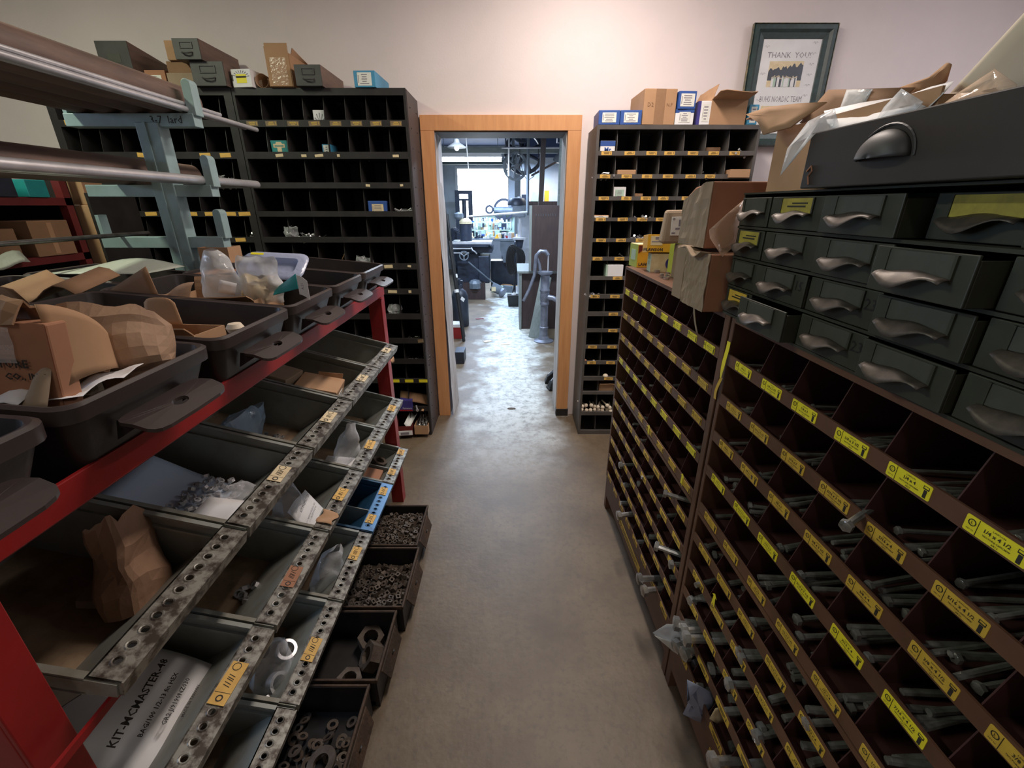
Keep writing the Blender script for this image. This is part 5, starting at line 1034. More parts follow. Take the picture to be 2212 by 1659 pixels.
tag(obj('scrap_bed', MB().box(-1.08, .925, 1.215, -.68, 1.12, 1.24), 'card_dark'), 'brown packing at the bottom of the third tote', 'packing')
o = obj('foam_ball', MB().lathe([(0, 0), (.016, .004), (.02, .014), (.014, .024), (0, .027)], 14), 'foam', None, (-.655, 1.02, 1.318), smooth=True); tag(o, 'pale cap behind the front rim of the third tote', 'cap')
t = opencarton('torn_carton', 'torn open brown carton holding plastic bags in the fourth tote', 'box', (-.855, 1.225, 1.215), .26, .21, .135, 'card', rz=.12, flaps=((0, 2.7), (2, 1.9)), fl=.2)
sheet('kraft_paper', 'torn kraft paper rim in the fourth tote', 'paper', lambda u, v: (-1.10+.18*u, 1.24+.06*v+.015*sin(u*6), 1.345+.02*sin(u*5+v*3)+.03*v), 14, 5, 'kraft', th=.0015)
bag('plastic_bag', 'clear cone-shaped bag with white label in the fourth tote', 'bag', (-.835, 1.30, 1.33), .115, .155, .045, 'milky', (0, -.08, .2), seed=65, amp=.010, neck=.3)
sheet('bag_label', 'white label inside the cone-shaped bag', 'paper', lambda u, v: (.04*(u-.5), 0.01*u, .036*(v-.5)), 3, 3, 'white', (-.80, 1.25, 1.385), (0, .35, .2), .0008)
bag('plastic_bag', 'clear bag with cream parts in the fourth tote', 'bag', (-.735, 1.31, 1.33), .115, .135, .04, 'milky', (0, 0, .1), seed=66, amp=.012, neck=.85)
bag('parts_pouch', 'cream parts lump inside the clear bag of the fourth tote', 'pouch', (-.755, 1.31, 1.34), .07, .07, .025, 'lab_cream', (0, 0, .1), seed=67, amp=.015)
lo = [ins(.21, .13, .035, 0, .0), ins(.21, .13, .035, .015, .002), ins(.21, .13, .025, .03, .004), ins(.21, .13, .02, .034, -.016)]
o = obj('plastic_tray', MB().add(sum(lo, []), [(a*20+i, a*20+(i+1) % 20, (a+1)*20+(i+1) % 20, (a+1)*20+i) for a in range(3) for i in range(20)]+[list(range(60, 80))]), 'lid_blue', None, (-.775, 1.42, 1.385), (radians(32), radians(3), .05), solid=.002, smooth=True); tag(o, 'translucent blue-grey moulded tray lid leaning over the fourth tote', 'lid')
obj('sticker', MB().box(-.085, .112, .002, -.045, .122, .003), 'lab_yel', o); obj('red_corner', MB().box(.0, .004, .002, .022, .012, .003), 'card_red', o)
t = thing('teal_carton', 'torn teal carton end with white label beside the fourth tote rim', 'box', (-.615, 1.28, 1.36))
obj('carton_panel', MB().grid(lambda u, v: (-.075*(1-u), .02*(1-u)*v, .045*u*(.4+.6*v)+.015*v), 6, 6), 'teal_box', t, solid=.002); obj('label', MB().grid(lambda u, v: (.002+.026*u, .004*u, -.004+.055*v+.006*(1-u)-.012*u*u), 5, 5), 'white', t, solid=.001)
link('print', text('A.21', .010, 'ink_soft'), t, (.014, .0, .025), (pi/2, -pi/2, 0))
sheet('carton_flap', 'brown carton flap rising behind the third tote', 'box', lambda u, v: (-1.10+.15*u-.02*v, 1.19+.01*v, 1.37+.03*v+.05*u*v-.03*(1-u)), 8, 4, 'card_dark', th=.003)
sheet('kraft_paper', 'brown paper lining spread over the nearest back tote', 'paper', lambda u, v: (-1.20-.42*u, .53+.28*v, 1.372+.02*sin(u*8)+.02*sin(v*5+u*3)), 14, 10, 'kraft_dark', th=.0015)
sheet('kraft_paper', 'brown paper lining standing up in the second back tote', 'paper', lambda u, v: (-1.22-.36*u, 1.12-.03*v, 1.36+.05*v+.012*sin(u*8)), 14, 5, 'kraft_dark', th=.0015)
sheet('printed_bag', 'grey and green-white printed plastic bag in the back tote', 'bag', lambda u, v: (-1.24-.30*u, .88+.22*v, 1.355+.05*sin(pi*v)*(.3+.7*u)+.01*sin(u*11+v*6)), 16, 10, 'lid_grey', th=.0012)
sheet('grey_sheet', 'pale green-grey plastic sheet on the far back tote', 'sheet', lambda u, v: (-1.24-.34*u, 1.52+.2*v, 1.385+.03*sin(pi*u)*v), 12, 6, 'lid_grey', th=.0012)
sheet('carton_flap', 'brown carton flaps sticking out of the third back tote', 'box', lambda u, v: (-1.2-.22*u, 1.22+.16*v, 1.37+.03*v+.025*sin(u*7)), 8, 4, 'card_dark', th=.003)
t = opencarton('open_carton', 'brown carton with drawn square standing behind the cone-shaped bag', 'box', (-1.19, 1.83, 1.30), .115, .10, .145, 'card', rz=.05, flaps=())
obj('drawn_square', MB().tube([(-.03, -.001, .09), (.012, -.001, .09), (.012, -.001, .125), (-.03, -.001, .125)], .0012, 4, closed=True), 'ink', t)
tag(obj('support_carton', MB().box(-1.25, 1.84, 0, -1.13, 1.96, 1.298), 'card_dark'), 'tall brown carton under the one with the drawn square', 'box')
sheet('carton_flap', 'reddish carton flap lying over the fifth tote', 'box', lambda u, v: (-.82-.26*u, 1.52+.14*v, 1.365+.03*u+.012*sin(u*5)), 10, 4, 'card_red', th=.003)
sheet('carton_flap', 'pale tan carton flap over the fifth tote beside the cone-shaped bag', 'box', lambda u, v: (-.86-.14*u, 1.50+.06*v, 1.375+.02*u*v), 8, 4, 'card', th=.003)

# ---- pale blue cantilever rack with bars and pipes
t = thing('bar_rack', 'pale blue steel rack post with three bar arms', 'rack', (-1.35, 1.9, 0))
obj('post', MB().box(-.042, -.03, 0, .042, .03, 1.885), 'blue_rack', t, bevel=.003); obj('post_flange', MB().box(-.010, -.034, 0, -.002, -.03, 1.885), 'blue_rack', t)
obj('foot', MB().box(-.2, -.1, 0, .2, .1, .02), 'blue_rack', t)
for i, (x0, x1, z, ul, ur) in enumerate(((-1.65, -1.172, 1.872, .06, .105), (-1.655, -1.168, 1.632, 0, .10), (-1.66, -1.169, 1.44, .085, .10))):
    a = obj('arm', MB().box(x0+1.35, -.025, z-.001, x1+1.35, .025, z+.042), 'blue_rack', t, bevel=.002)
    obj('end_upright', MB().prism([(x1+1.35-.02, z+.035), (x1+1.35+.012, z+.035)]+[(x1+1.35-.004+.016*cos(k*pi/8), z+.03+ur+.016*sin(k*pi/8)) for k in range(9)], 'y', -.022, .022), 'blue_rack', a, bevel=.002)
    if ul: obj('end_upright', MB().box(x0+1.35, -.02, z+.04, x0+1.35+.014, .02, z+.04+ul), 'blue_rack', a)
    if i == 0: link('lettering', text('3-7  lard', .035, 'ink'), a, (.075, -.0256, z+.02), (pi/2, 0, 0))
def bar(name, label, cat, x, z, r, y0, y1, mt, n=16, hollow=False):
    mb = MB().cyl((x, y0, z), (x, y1, z), r, n=n, caps=not hollow)
    if hollow: mb.ring((x, y1, z), (0, 1, 0), r, r*.8, .002, n); mb.cyl((x, y1, z), (x, y0, z), r*.8, n=n, caps=False)
    o = obj(name, mb, mt, None, smooth=True); tag(o, label, cat); return o
Z1 = 1.915
bar('brown_pipe', 'thick brown pipe on the top arm of the blue rack, nearest its tip', 'pipe', -1.275, Z1+.054, .054, -.6, 2.03, 'pipe', 24, True)
bar('brown_pipe', 'thick brown pipe on the top arm of the blue rack, second from its tip', 'pipe', -1.386, Z1+.054, .054, -.6, 2.0, 'pipe', 24, True)
bar('brown_pipe', 'brown pipe on the top arm of the blue rack, near the far upright', 'pipe', -1.49, Z1+.054, .054, -.6, 1.97, 'pipe', 24, True)
bar('brown_pipe', 'brown pipe innermost on the top arm of the blue rack', 'pipe', -1.59, Z1+.04, .04, -.6, 1.96, 'pipe', 24, True)
for i, (x, y, r) in enumerate(((-1.193, 2.36, .0095), (-1.213, 2.30, .009), (-1.20, 2.1, .007))):
    bar('steel_rod', ['longest bright rod on the top arm of the blue rack', 'second bright rod on the top arm of the blue rack', 'short bright rod on the top arm of the blue rack'][i], 'rod', x, Z1+(.012 if i < 2 else .03)-(0 if i < 2 else 0), r, -.6, y, 'steel')
Z2_ = 1.674
bar('brown_pipe', 'thick brown pipe on the middle arm of the blue rack', 'pipe', -1.5, Z2_+.051, .05, -.6, 2.28, 'pipe', 24, True)
bar('steel_rod', 'thick polished rod on the middle arm of the blue rack', 'rod', -1.20, Z2_+.0165, .016, -.6, 2.28, 'steel', 20)
bar('steel_rod', 'thin polished rod on the middle arm behind the thick one', 'rod', -1.24, Z2_+.0065, .006, -.6, 2.1, 'steel')
bar('iron_rod', 'thin dark rod on the lowest arm of the blue rack', 'rod', -1.575, 1.4815+.008, .008, -.6, 2.02, 'bolt_dark')
# pipes pass in front of the post: the post carries them on the arms at its near side
# ---- dark red shelves with cartons at the far left
t = thing('red_shelf_unit', 'dark red steel shelf unit behind the pale blue rack', 'shelf', (-2.66, 1.70, 0))
obj('back_panel', MB().box(-.385, -.85, .3, -.38, .76, 1.9), 'black_metal', t); obj('end_panel', MB().box(-.38, .757, .3, .40, .762, 1.72), 'black_metal', t)
for x in (-.38, .36):
    for y in (-.85, .72): obj('upright', MB().box(x, y, 0, x+.04, y+.04, 1.82), 'red_dark', t)
for z in (.35, .85, 1.335, 1.60): obj('shelf_board', MB().box(-.38, -.85, z, .40, .76, z+.035), 'red_dark', t)
def fcart(lab, x, y, z, w_, d, h, mt, rz=pi/2, **k): return carton('brown_carton', lab, 'box', (x, y, z), w_, d, h, mt, rz=rz, **k)
fcart('brown carton at the front of the dark red shelf', -2.27, 2.02, 1.371, .22, .3, .13, 'card_dark')
fcart('tan carton with pale strip on the dark red shelf', -2.25, 2.28, 1.371, .20, .3, .16, 'card_dark', face=1, fx=.12, fz=.9, fmat='card', lines=False)
fcart('dark parcel further back along the dark red shelf', -2.27, 1.77, 1.371, .22, .3, .15, 'drawer_grey')
fcart('brown parcel lying on its side on the dark red shelf', -2.27, 1.48, 1.371, .25, .3, .16, 'card_dark')
fcart('teal carton on the upper dark red shelf', -2.25, 2.29, 1.636, .10, .2, .075, 'teal_box')
fcart('dark blue carton on the upper dark red shelf', -2.25, 2.08, 1.636, .22, .25, .085, 'mach')
fcart('grey carton on the upper dark red shelf', -2.25, 1.8, 1.636, .22, .25, .075, 'mach_grey', face=1, fx=.2, fz=.3)
sheet('plastic_wrap', 'grey plastic wrap hanging at the edge of the lower dark red shelf', 'wrap', lambda u, v: (.03*v, .5*u, -.05*v+.012*sin(u*15)), 16, 4, 'lid_grey', (-2.25, 1.6, 1.40), (0, 0, 0), .001)
fcart('tall upright brown carton between the red shelves and the black cabinet', -2.285, 2.5, 0, .13, .14, 1.60, 'card', 0)
fcart('brown carton stacked on the tall upright carton', -2.29, 2.51, 1.602, .12, .13, .14, 'card', .03)
tag(obj('dark_board', MB().box(-2.215, 2.49, 0, -2.20, 2.8, 1.66), 'black_metal'), 'dark upright board beside the tall brown carton', 'board')

# ------------------------------------------------------------------ the workshop beyond the doorway
WX0, WX1, WYB, WZ = -1.75, 1.9, 12.2, 2.95
struct('wall_workshop_left', MB().box(WX0-.1, WY1, 0, WX0, WYB, WZ), 'beam')
struct('wall_workshop_right', MB().box(WX1, WY1, 0, WX1+.1, WYB, WZ), 'shop_wall')
struct('wall_workshop_back', MB().box(WX0, WYB, 0, -1.40, WYB+.1, WZ).box(-.06, WYB, 0, WX1, WYB+.1, WZ).box(-1.40, WYB, 2.46, -.06, WYB+.1, WZ).box(-1.40, WYB, 0, -.06, WYB+.1, 1.0), 'shop_wall')
struct('wall_workshop_partition', MB().box(.17, 9.6, 0, WX1, 9.68, 2.46), 'shop_wall')
struct('wall_workshop_header', MB().box(.17, 9.58, 2.46, WX1, 9.68, WZ), 'shop_ceil')
struct('ceiling_workshop', MB().box(WX0, WY1, WZ, WX1, WYB, WZ+.1), 'shop_ceil')
w2 = struct('window_2', MB().box(-1.42, WYB-.03, .96, -1.36, WYB+.02, 2.50).box(-.10, WYB-.03, .96, -.04, WYB+.02, 2.50).box(-1.36, WYB-.03, .96, -.10, WYB+.02, 1.02).box(-1.36, WYB-.03, 2.44, -.10, WYB+.02, 2.50), 'white')
obj('pane', MB().box(-1.36, WYB, 1.02, -.10, WYB+.01, 2.44), 'sky', w2)
for i, (y, z) in enumerate(((5.0, 2.62), (8.0, 2.385), (10.4, 2.40))):
    struct('beam_%d' % (i+1), MB().box(WX0, y, z, WX1 if i < 2 else .1, y+.14, z+(.2 if i == 0 else .085)), 'beam', bevel=.004)
struct('column_1', MB().box(-.075, 10.6, 0, .06, 10.74, WZ), 'shop_wall'); struct('column_2', MB().box(.60, 6.25, 0, .68, 6.33, WZ), 'beam'); struct('column_3', MB().box(-1.62, 9.6, 0, -1.45, 9.8, WZ), 'beam')
def th(n, lab, cat, loc, rz=0, **k): return thing(n, lab, cat, loc, rz, **k)
t = th('tube_light', 'lit fluorescent tube light hanging across the workshop', 'light', (-.58, 7.0, 2.20)); obj('housing', MB().frus((-.44, -.06, .44, .06), .03, (-.42, -.03, .42, .03), .085), 'white', t)
obj('tube', MB().cyl((-.43, 0, .0), (.43, 0, .0), .024, n=12), 'tube', t, smooth=True)
for s in (-.38, .38): obj('hanger', MB().cyl((s, 0, .085), (s, 0, .75), .004, n=6), 'mach_grey', t)
t = th('enamel_lamp', 'round enamel pendant lamp with bare bulb inside the workshop', 'lamp', (-.61, 5.5, 2.19)); obj('shade', MB().lathe([(.105, 0), (.10, .012), (.06, .035), (.035, .05), (.03, .08), (.012, .09)], 24), 'enamel', t, smooth=True, solid=.003)
obj('bulb', MB().lathe([(0, -.03), (.018, -.024), (.026, -.005), (.02, .015), (.012, .03)], 16), 'bulb', t, smooth=True); obj('stem', MB().cyl((0, 0, .08), (0, 0, .76), .008, n=8), 'mach', t)
def pole(n, lab, a, b, r, mt, cat='pipe', k=8):
    o = obj(n, MB().cyl(a, b, r, n=k), mt, None, smooth=k > 6); tag(o, lab, cat)
    return o
pole('conduit', 'thin white conduit hanging left in the workshop', (-.53, 6.0, 1.95), (-.58, 6.0, 2.94), .006, 'white')
pole('conduit', 'white vertical conduit above the spoked wheel', (.0-.05, 7.2, 2.0), (-.04, 7.2, 2.94), .012, 'white')
pole('vertical_pipe', 'grey vertical pipe right of the spoked wheel', (.235, 7.2, 1.46), (.235, 7.2, 2.94), .022, 'mach_grey')
ls = pole('line_shaft', 'thin horizontal shaft across the workshop ceiling', (-.15, 7.1, 2.36), (.75, 7.1, 2.36), .012, 'steel', 'shaft')
for x in (-.1, .7): obj('hanger', MB().box(x, 7.09, 2.36, x+.02, 7.11, 2.95), 'mach', ls)
pole('long_bar', 'long pale horizontal bar crossing the workshop at bench height', (-.68, 7.16, 1.44), (.23, 7.16, 1.505), .018, 'steel', 'bar')
tag(obj('timber_post', MB().add([(.385, 7.0, 1.5), (.455, 7.0, 1.5), (.455, 7.08, 1.5), (.385, 7.08, 1.5), (.42, 7.0, 2.94), (.49, 7.0, 2.94), (.49, 7.08, 2.94), (.42, 7.08, 2.94)], [(0, 3, 2, 1), (4, 5, 6, 7), (0, 1, 5, 4), (1, 2, 6, 5), (2, 3, 7, 6), (3, 0, 4, 7)]), 'wood_dark'), 'dark slightly leaning timber post in the workshop', 'post')
pole('diagonal_brace', 'dark diagonal rod running up to the flood lamp', (.32, 7.9, 2.05), (.78, 7.4, 2.26), .016, 'wood_dark', 'rod')
def wheel(n, lab, c, r, rim, ns, mt, ax=(0, 1, 0), tilt=0, sp=.018):
    t = th(n, lab, 'wheel', c, 0, rot=(0, 0, tilt)); a = Vector(ax)
    obj('rim', MB().ring((0, 0, 0), ax, r, r-rim, .06, 28), mt, t, smooth=True); obj('hub', MB().cyl(-a*.06, a*.06, r*.2, n=14), mt, t, smooth=True); obj('hanger', MB().box(-.02, .065, -.02, .02, .085, 2.95-c[2]), mt, t)
    for k in range(ns):
        q = 2*pi*k/ns+.4; obj('spoke', MB().cyl((r*.15*cos(q), 0, r*.15*sin(q)), ((r-rim*.5)*cos(q), 0, (r-rim*.5)*sin(q)), sp, sp*.8, 8), mt, t, smooth=True)
    return t
wheel('spoked_wheel', 'grey spoked pulley wheel hanging below the line shaft', (.055, 8.0, 2.19), .215, .03, 6, 'mach_grey', tilt=.5)
wheel('drive_pulley', 'large dark drive pulley behind the spoked wheel', (.20, 8.35, 2.42), .34, .06, 8, 'mach', tilt=.2, sp=.03)
wheel('belt_pulley', 'dark belt pulley high under the workshop ceiling', (.16, 7.7, 2.66), .17, .03, 5, 'mach', tilt=.3)
o = obj('belt_loop', MB().tube([(.12, 7.6, 2.94), (.12, 7.6, 2.3), (.17, 7.6, 2.05), (.25, 7.6, 1.96), (.34, 7.6, 2.02), (.40, 7.6, 2.2), (.42, 7.6, 2.94)], .006, 5), 'rubber', None); tag(o, 'thin hanging loop of cable beside the spoked wheel', 'cable')
tag(obj('duct_frame', MB().tube([(.62, 6.9, 2.94), (.62, 6.9, 2.40), (.92, 6.9, 2.40), (.92, 6.9, 2.94)], .012, 6), 'steel', None), 'pale pipe loop by the workshop ceiling, right side', 'pipe')
t = th('flood_lamp', 'bright flood lamp on the workshop post', 'lamp', (.70, 7.35, 2.22), 0, rot=(.5, 0, .3)); obj('reflector', MB().lathe([(.03, .10), (.07, .04), (.09, 0)], 18), 'mach_grey', t, smooth=True, solid=.003); obj('bulb', MB().lathe([(0, -.03), (.05, -.02), (.065, 0), (.03, .05), (0, .06)], 16), 'spot', t, smooth=True); obj('bracket', MB().cyl((0, 0, .08), (.0, .0, .2), .01, n=6), 'mach_grey', t)
# panel, desk, board, pump
t = th('hook_board', 'dark brown board standing on the pale desk', 'board', (.42, 5.93, .80)); obj('board', MB().box(-.17, 0, 0, .20, .03, .80), 'wood_dark', t, bevel=.002); obj('edge_strip', MB().box(-.20, -.004, 0, -.17, .035, .80), 'wood_grey', t)
for k in range(9): obj('hook', MB().tube([(-.12+.03*k, -.002, .70), (-.118+.03*k, -.012, .70), (-.116+.03*k, -.012, .675)], .002, 4), 'mach_grey', t)
t = th('pale_desk', 'pale green-grey desk side with counter top', 'desk', (.40, 6.2, 0)); obj('end_panel', MB().box(-.30, -.22, 0, -.27, .6, .765), 'wood_grey', t); obj('counter_top', MB().box(-.33, -.24, .765, .45, .62, .795), 'wood_grey', t, bevel=.003); obj('back_panel', MB().box(-.27, .56, 0, .42, .6, .765), 'wood_dark', t); obj('front_panel', MB().box(-.27, -.18, 0, .42, -.15, .765), 'wood_dark', t)
tag(obj('leaning_board', MB().plate([(.215, 5.60, .005), (.34, 5.50, .005), (.50, 5.80, .74), (.375, 5.88, .74)], .02), 'wood_grey'), 'grey board leaning on the desk behind the hand pump', 'board')
t = th('hand_pump', 'grey cast iron pitcher pump standing on the workshop floor', 'pump', (.40, 5.42, 0))
obj('base', MB().lathe([(.125, 0), (.125, .012), (.07, .03), (.055, .07)], 28), 'iron', t, smooth=True)
obj('column', MB().lathe([(.055, .06), (.05, .16), (.055, .165), (.055, .185), (.048, .19), (.046, .46), (.056, .47), (.056, .49), (.05, .50), (.06, .56), (.055, .62), (.062, .63), (.062, .65), (.055, .66), (.055, .82), (.085, .84), (.085, .865), (.02, .87)], 28), 'iron', t, smooth=True)
obj('spout', MB().tube([(.04, -.02, .56), (.10, -.05, .555), (.15, -.07, .53), (.165, -.075, .50)], [.035, .03, .028, .03], 12), 'iron', t, smooth=True)
obj('bracket', MB().tube([(-.06, 0, .86), (-.075, 0, .95), (-.10, 0, 1.02)], [.018, .016, .014], 8), 'iron', t, smooth=True)
obj('handle', MB().tube([(.03, 0, 1.05), (.0, 0, 1.095), (-.06, 0, 1.10), (-.11, 0, 1.05), (-.12, 0, .95), (-.13, 0, .82), (-.19, -.03, .66), (-.26, -.06, .52)], [.022, .024, .024, .024, .022, .02, .018, .02], 10), 'iron', t, smooth=True)
obj('plunger_rod', MB().cyl((.03, 0, .86), (.03, 0, 1.05), .008, n=8), 'steel', t)
# boots, box, cylinder, rods on the left and right near the door
for i, (y, x) in enumerate(((4.0, .45), (3.86, .46))):
    t = th('work_boot', ['dark work boot by the right jamb, further in', 'dark work boot by the right jamb, nearer'][i], 'boot', (x, y, 0), .3*i)
    obj('sole', MB().prism([(-.13, -.04), (.08, -.045), (.12, 0), (.08, .045), (-.13, .04)], 'z', 0, .025), 'rubber', t); obj('upper', MB().add([(-.125, -.036, .025), (.1, -.036, .025), (.1, .036, .025), (-.125, .036, .025), (-.11, -.03, .07), (-.03, -.035, .14), (-.03, .035, .14), (-.11, .03, .07), (.09, -.035, .18), (.09, .035, .18)], [(0, 1, 8, 5, 4), (3, 7, 6, 9, 2), (0, 4, 7, 3), (4, 5, 6, 7), (1, 2, 9, 8)]), 'rubber', t, bevel=.006); obj('laces', MB().tube([(-.1, .0, .085), (-.07, .02, .105), (-.05, -.02, .125), (-.03, .02, .145)], .004, 5), 'steel', t)
t = th('gas_cylinder', 'dark gas cylinder standing along the left workshop wall', 'cylinder', (-.73, 6.2, 0)); obj('body', MB().lathe([(.11, 0), (.115, .02), (.115, .42), (.09, .49), (.04, .53), (.03, .58)], 24), 'mach', t, smooth=True); obj('valve', MB().cyl((0, 0, .57), (0, 0, .66), .02, n=10).cyl((-.05, 0, .63), (.05, 0, .63), .012, n=8), 'mach', t); obj('sticker', MB().plate([(.06, -.104, .36), (.08, -.09, .40), (.04, -.113, .44), (.02, -.119, .40)], .002), 'white', t)
t = th('fuel_box', 'red box with white lid on the workshop floor, left of the path', 'box', (-.76, 5.6, 0)); obj('box_body', MB().box(-.11, -.08, 0, .11, .1, .15), 'red', t, bevel=.004); obj('lid', MB().box(-.115, -.085, .15, .115, .105, .19), 'white', t, bevel=.004)
for i, (x0, x1, y, z) in enumerate(((-.63, -.80, 5.6, 1.5), (-.66, -.89, 5.8, 1.9), (-.61, -.76, 5.4, 1.2))):
    t = th('long_tool', ['long black tool leaning on the left workshop wall, nearest', 'tallest long black tool leaning on the left workshop wall', 'shortest long black tool leaning on the left workshop wall'][i], 'tool', (0, 0, 0)); obj('shaft', MB().cyl((x0, y, .005), (x1, y+.2, z), .02, n=8), 'rubber', t); obj('collar', MB().cyl((x0+.5*(x1-x0), y+.1, z*.5), (x0+.53*(x1-x0), y+.106, z*.53), .028, n=8), 'white', t)
tag(obj('tool_case', MB().box(-.62, 4.55, 0, -.52, 4.75, .13), 'mach'), 'small dark case beside the left jamb', 'case')
# milling machine, bench, clutter
t = th('milling_machine', 'dark milling machine with handwheel at the end of the path', 'machine', (-.72, 8.5, 0))
obj('knee', MB().box(-.30, -.05, 0, .12, .5, .80), 'mach', t, bevel=.02); obj('saddle', MB().box(-.30, -.15, .80, .36, .45, .90), 'mach', t, bevel=.01); obj('table', MB().box(-.36, -.25, .955, .36, .25, 1.0), 'steel', t, bevel=.004).data.materials[0]; obj('table_slot', MB().box(-.36, -.26, .91, .30, .26, .955), 'mach', t); obj('rail', MB().box(-.35, -.27, .875, .0, -.25, .895).box(-.35, -.27, .80, -.05, -.25, .82), 'steel', t)
hw = obj('handwheel', MB().ring((-.14, -.30, .765), (0, 1, 0), .085, .068, .02, 24).cyl((-.14, -.32, .765), (-.14, -.28, .765), .02, n=10), 'mach_grey', t, smooth=True)
for k in range(3): obj('spoke', MB().cyl((-.14, -.30, .765), (-.14+.075*cos(k*2.1+.5), -.30, .765+.075*sin(k*2.1+.5)), .008, n=6), 'steel', hw)
obj('crank', MB().tube([(.0, -.3, .9), (.02, -.34, .86), (.06, -.34, .84), (.09, -.3, .80)], .012, 6), 'steel', t); obj('motor_box', MB().box(.10, -.12, .25, .30, .3, .74), 'mach', t, bevel=.01)
t = th('dividing_head', 'dark round machine head with cream cap on the milling table', 'machine', (-.84, 8.5, 1.002)); obj('body', MB().lathe([(.11, 0), (.11, .28), (.09, .30)], 22), 'mach', t, smooth=True); obj('cap', MB().lathe([(.115, .29), (.115, .33), (.08, .37), (0, .385)], 22), 'lab_cream', t, smooth=True); obj('arm', MB().cyl((-.1, 0, .15), (-.22, 0, .2), .03, n=10), 'mach', t); obj('guard', MB().lathe([(.05, .36), (.09, .40), (.085, .46), (0, .49)], 16, c=(-.12, 0, 0)), 'mach_grey', t, smooth=True)
t = th('parts_crate', 'dark reddish brown box on the floor in front of the milling machine', 'box', (-.69, 8.2, 0)); obj('box_body', MB().box(-.2, -.12, 0, .2, .02, .012).box(-.2, -.12, .012, .2, -.11, .30).box(-.2, .01, .012, .2, .02, .30).box(-.2, -.11, .012, -.19, .01, .30).box(.19, -.11, .012, .2, .01, .30), 'wood_dark', t); obj('rags', MB().lathe([(.0, .36), (.08, .34), (.12, .29), (.12, .2)], 10, c=(.02, -.05, 0)), 'mach_grey', t)
t = th('floor_polisher', 'grey floor grinder with slanted handle lying by the milling machine', 'machine', (-.28, 8.35, 0)); obj('motor', MB().cyl((-.10, 0, .20), (.06, 0, .12), .085, n=16), 'mach_grey', t, smooth=True); obj('disc', MB().cyl((.09, -.05, .10), (.12, -.07, .085), .09, n=20), 'iron', t, smooth=True); obj('handle', MB().cyl((-.05, 0, .24), (-.50, -.2, .66), .014, n=8), 'mach_grey', t); obj('label', MB().box(-.10, -.088, .12, -.02, -.084, .2), 'lab_cream', t)
t = th('grey_bench', 'long grey cast bench carrying bright clutter in the workshop', 'bench', (-.05, 9.3, 0)); obj('bench_top', MB().box(-.90, -.3, .955, .18, .3, 1.0), 'mach_grey', t, bevel=.004); obj('cast_leg', MB().prism([(-.18, .955), (.20, .955), (.14, .80), (.06, .70), (.05, .55), (-.12, .55), (-.15, .7), (-.18, .8)], 'y', -.28, -.2), 'mach_grey', t); obj('under_cabinet', MB().box(-.38, -.1, 0, .18, .28, .56), 'mach', t)
q = random.Random(91); cl = ['white', 'steel', 'card', 'mint', 'blue_box', 'lab_cream', 'mach_grey', 'red', 'yellow_box']
where = ['on the grey bench', 'on the grey bench, behind']
for i in range(34):
    s_ = q.uniform(.025, .07); x = -.75+.85*q.random(); y = 9.05+.28*q.random(); k = q.choice(cl); kind = i % 3
    n = ['tin_can', 'small_carton', 'machine_part'][kind]
    mb = [MB().lathe([(s_*.6, 0), (s_*.6, s_*1.6), (s_*.5, s_*1.7), (0, s_*1.7)], 12), MB().box(-s_, -s_*.7, 0, s_, s_*.7, s_*.9), MB().cyl((0, 0, 0), (0, 0, s_*.5), s_, n=6).cyl((0, 0, s_*.5), (0, 0, s_*1.6), s_*.45, n=10)][kind]
    o = obj(n, mb, k, None, (x, y, 1.001), (0, 0, q.uniform(0, 3))); tag(o, ['small tin', 'small carton', 'turned metal part'][kind]+' among the bright clutter on the grey bench', ['tin', 'box', 'part'][kind], 'clutter on the grey bench')
for i in range(16):
    s_ = q.uniform(.04, .11); x = -.25+.38*q.random(); y = 8.98-.0*q.random(); k = q.choice(cl)
    o = obj('scrap_carton', MB().box(-s_, -s_*.6, 0, s_, s_*.6, s_*1.1).box(-s_*.9, -s_*.5, s_*1.1, s_*.9, s_*.1, s_*1.15), k, None, (-.28+.028*i*1.2, 8.85+.12*(i % 3), .0+.0), (0, 0, q.uniform(-.5, .5))); tag(o, 'small carton or tin in the heap under the grey bench', 'box', 'cartons under the grey bench')
t = th('bench_shelf', 'pale two-tier shelf of bright clutter over the grey bench', 'shelf', (-.38, 9.45, 1.001))
for z in (.13, .27): obj('shelf_board', MB().box(-.48, -.1, z, .36, .1, z+.015), 'mint', t)
for x in (-.48, .345): obj('end_panel', MB().box(x, -.1, 0, x+.015, .1, .27), 'mint', t)
for i in range(44):
    s_ = q.uniform(.02, .042); x = -.84+.78*q.random(); y = 9.38+.1*q.random(); k = q.choice(cl[:2]+cl[:6]); kind = i % 3; tier = i % 2
    mb = [MB().lathe([(s_*.6, 0), (s_*.6, s_*1.6), (s_*.5, s_*1.7), (0, s_*1.7)], 12), MB().box(-s_, -s_*.7, 0, s_, s_*.7, s_*1.1), MB().cyl((0, 0, 0), (0, 0, s_*.5), s_, n=6).cyl((0, 0, s_*.5), (0, 0, s_*2.2), s_*.45, n=10)][kind]
    o = obj(['tin_can', 'small_carton', 'machine_part'][kind], mb, k, None, (x, y, 1.001+(.146, .286)[tier]), (0, 0, q.uniform(0, 3))); tag(o, ['small tin', 'small carton', 'turned metal part'][kind]+' on the pale two-tier shelf over the bench', ['tin', 'box', 'part'][kind], 'clutter on the two-tier shelf')
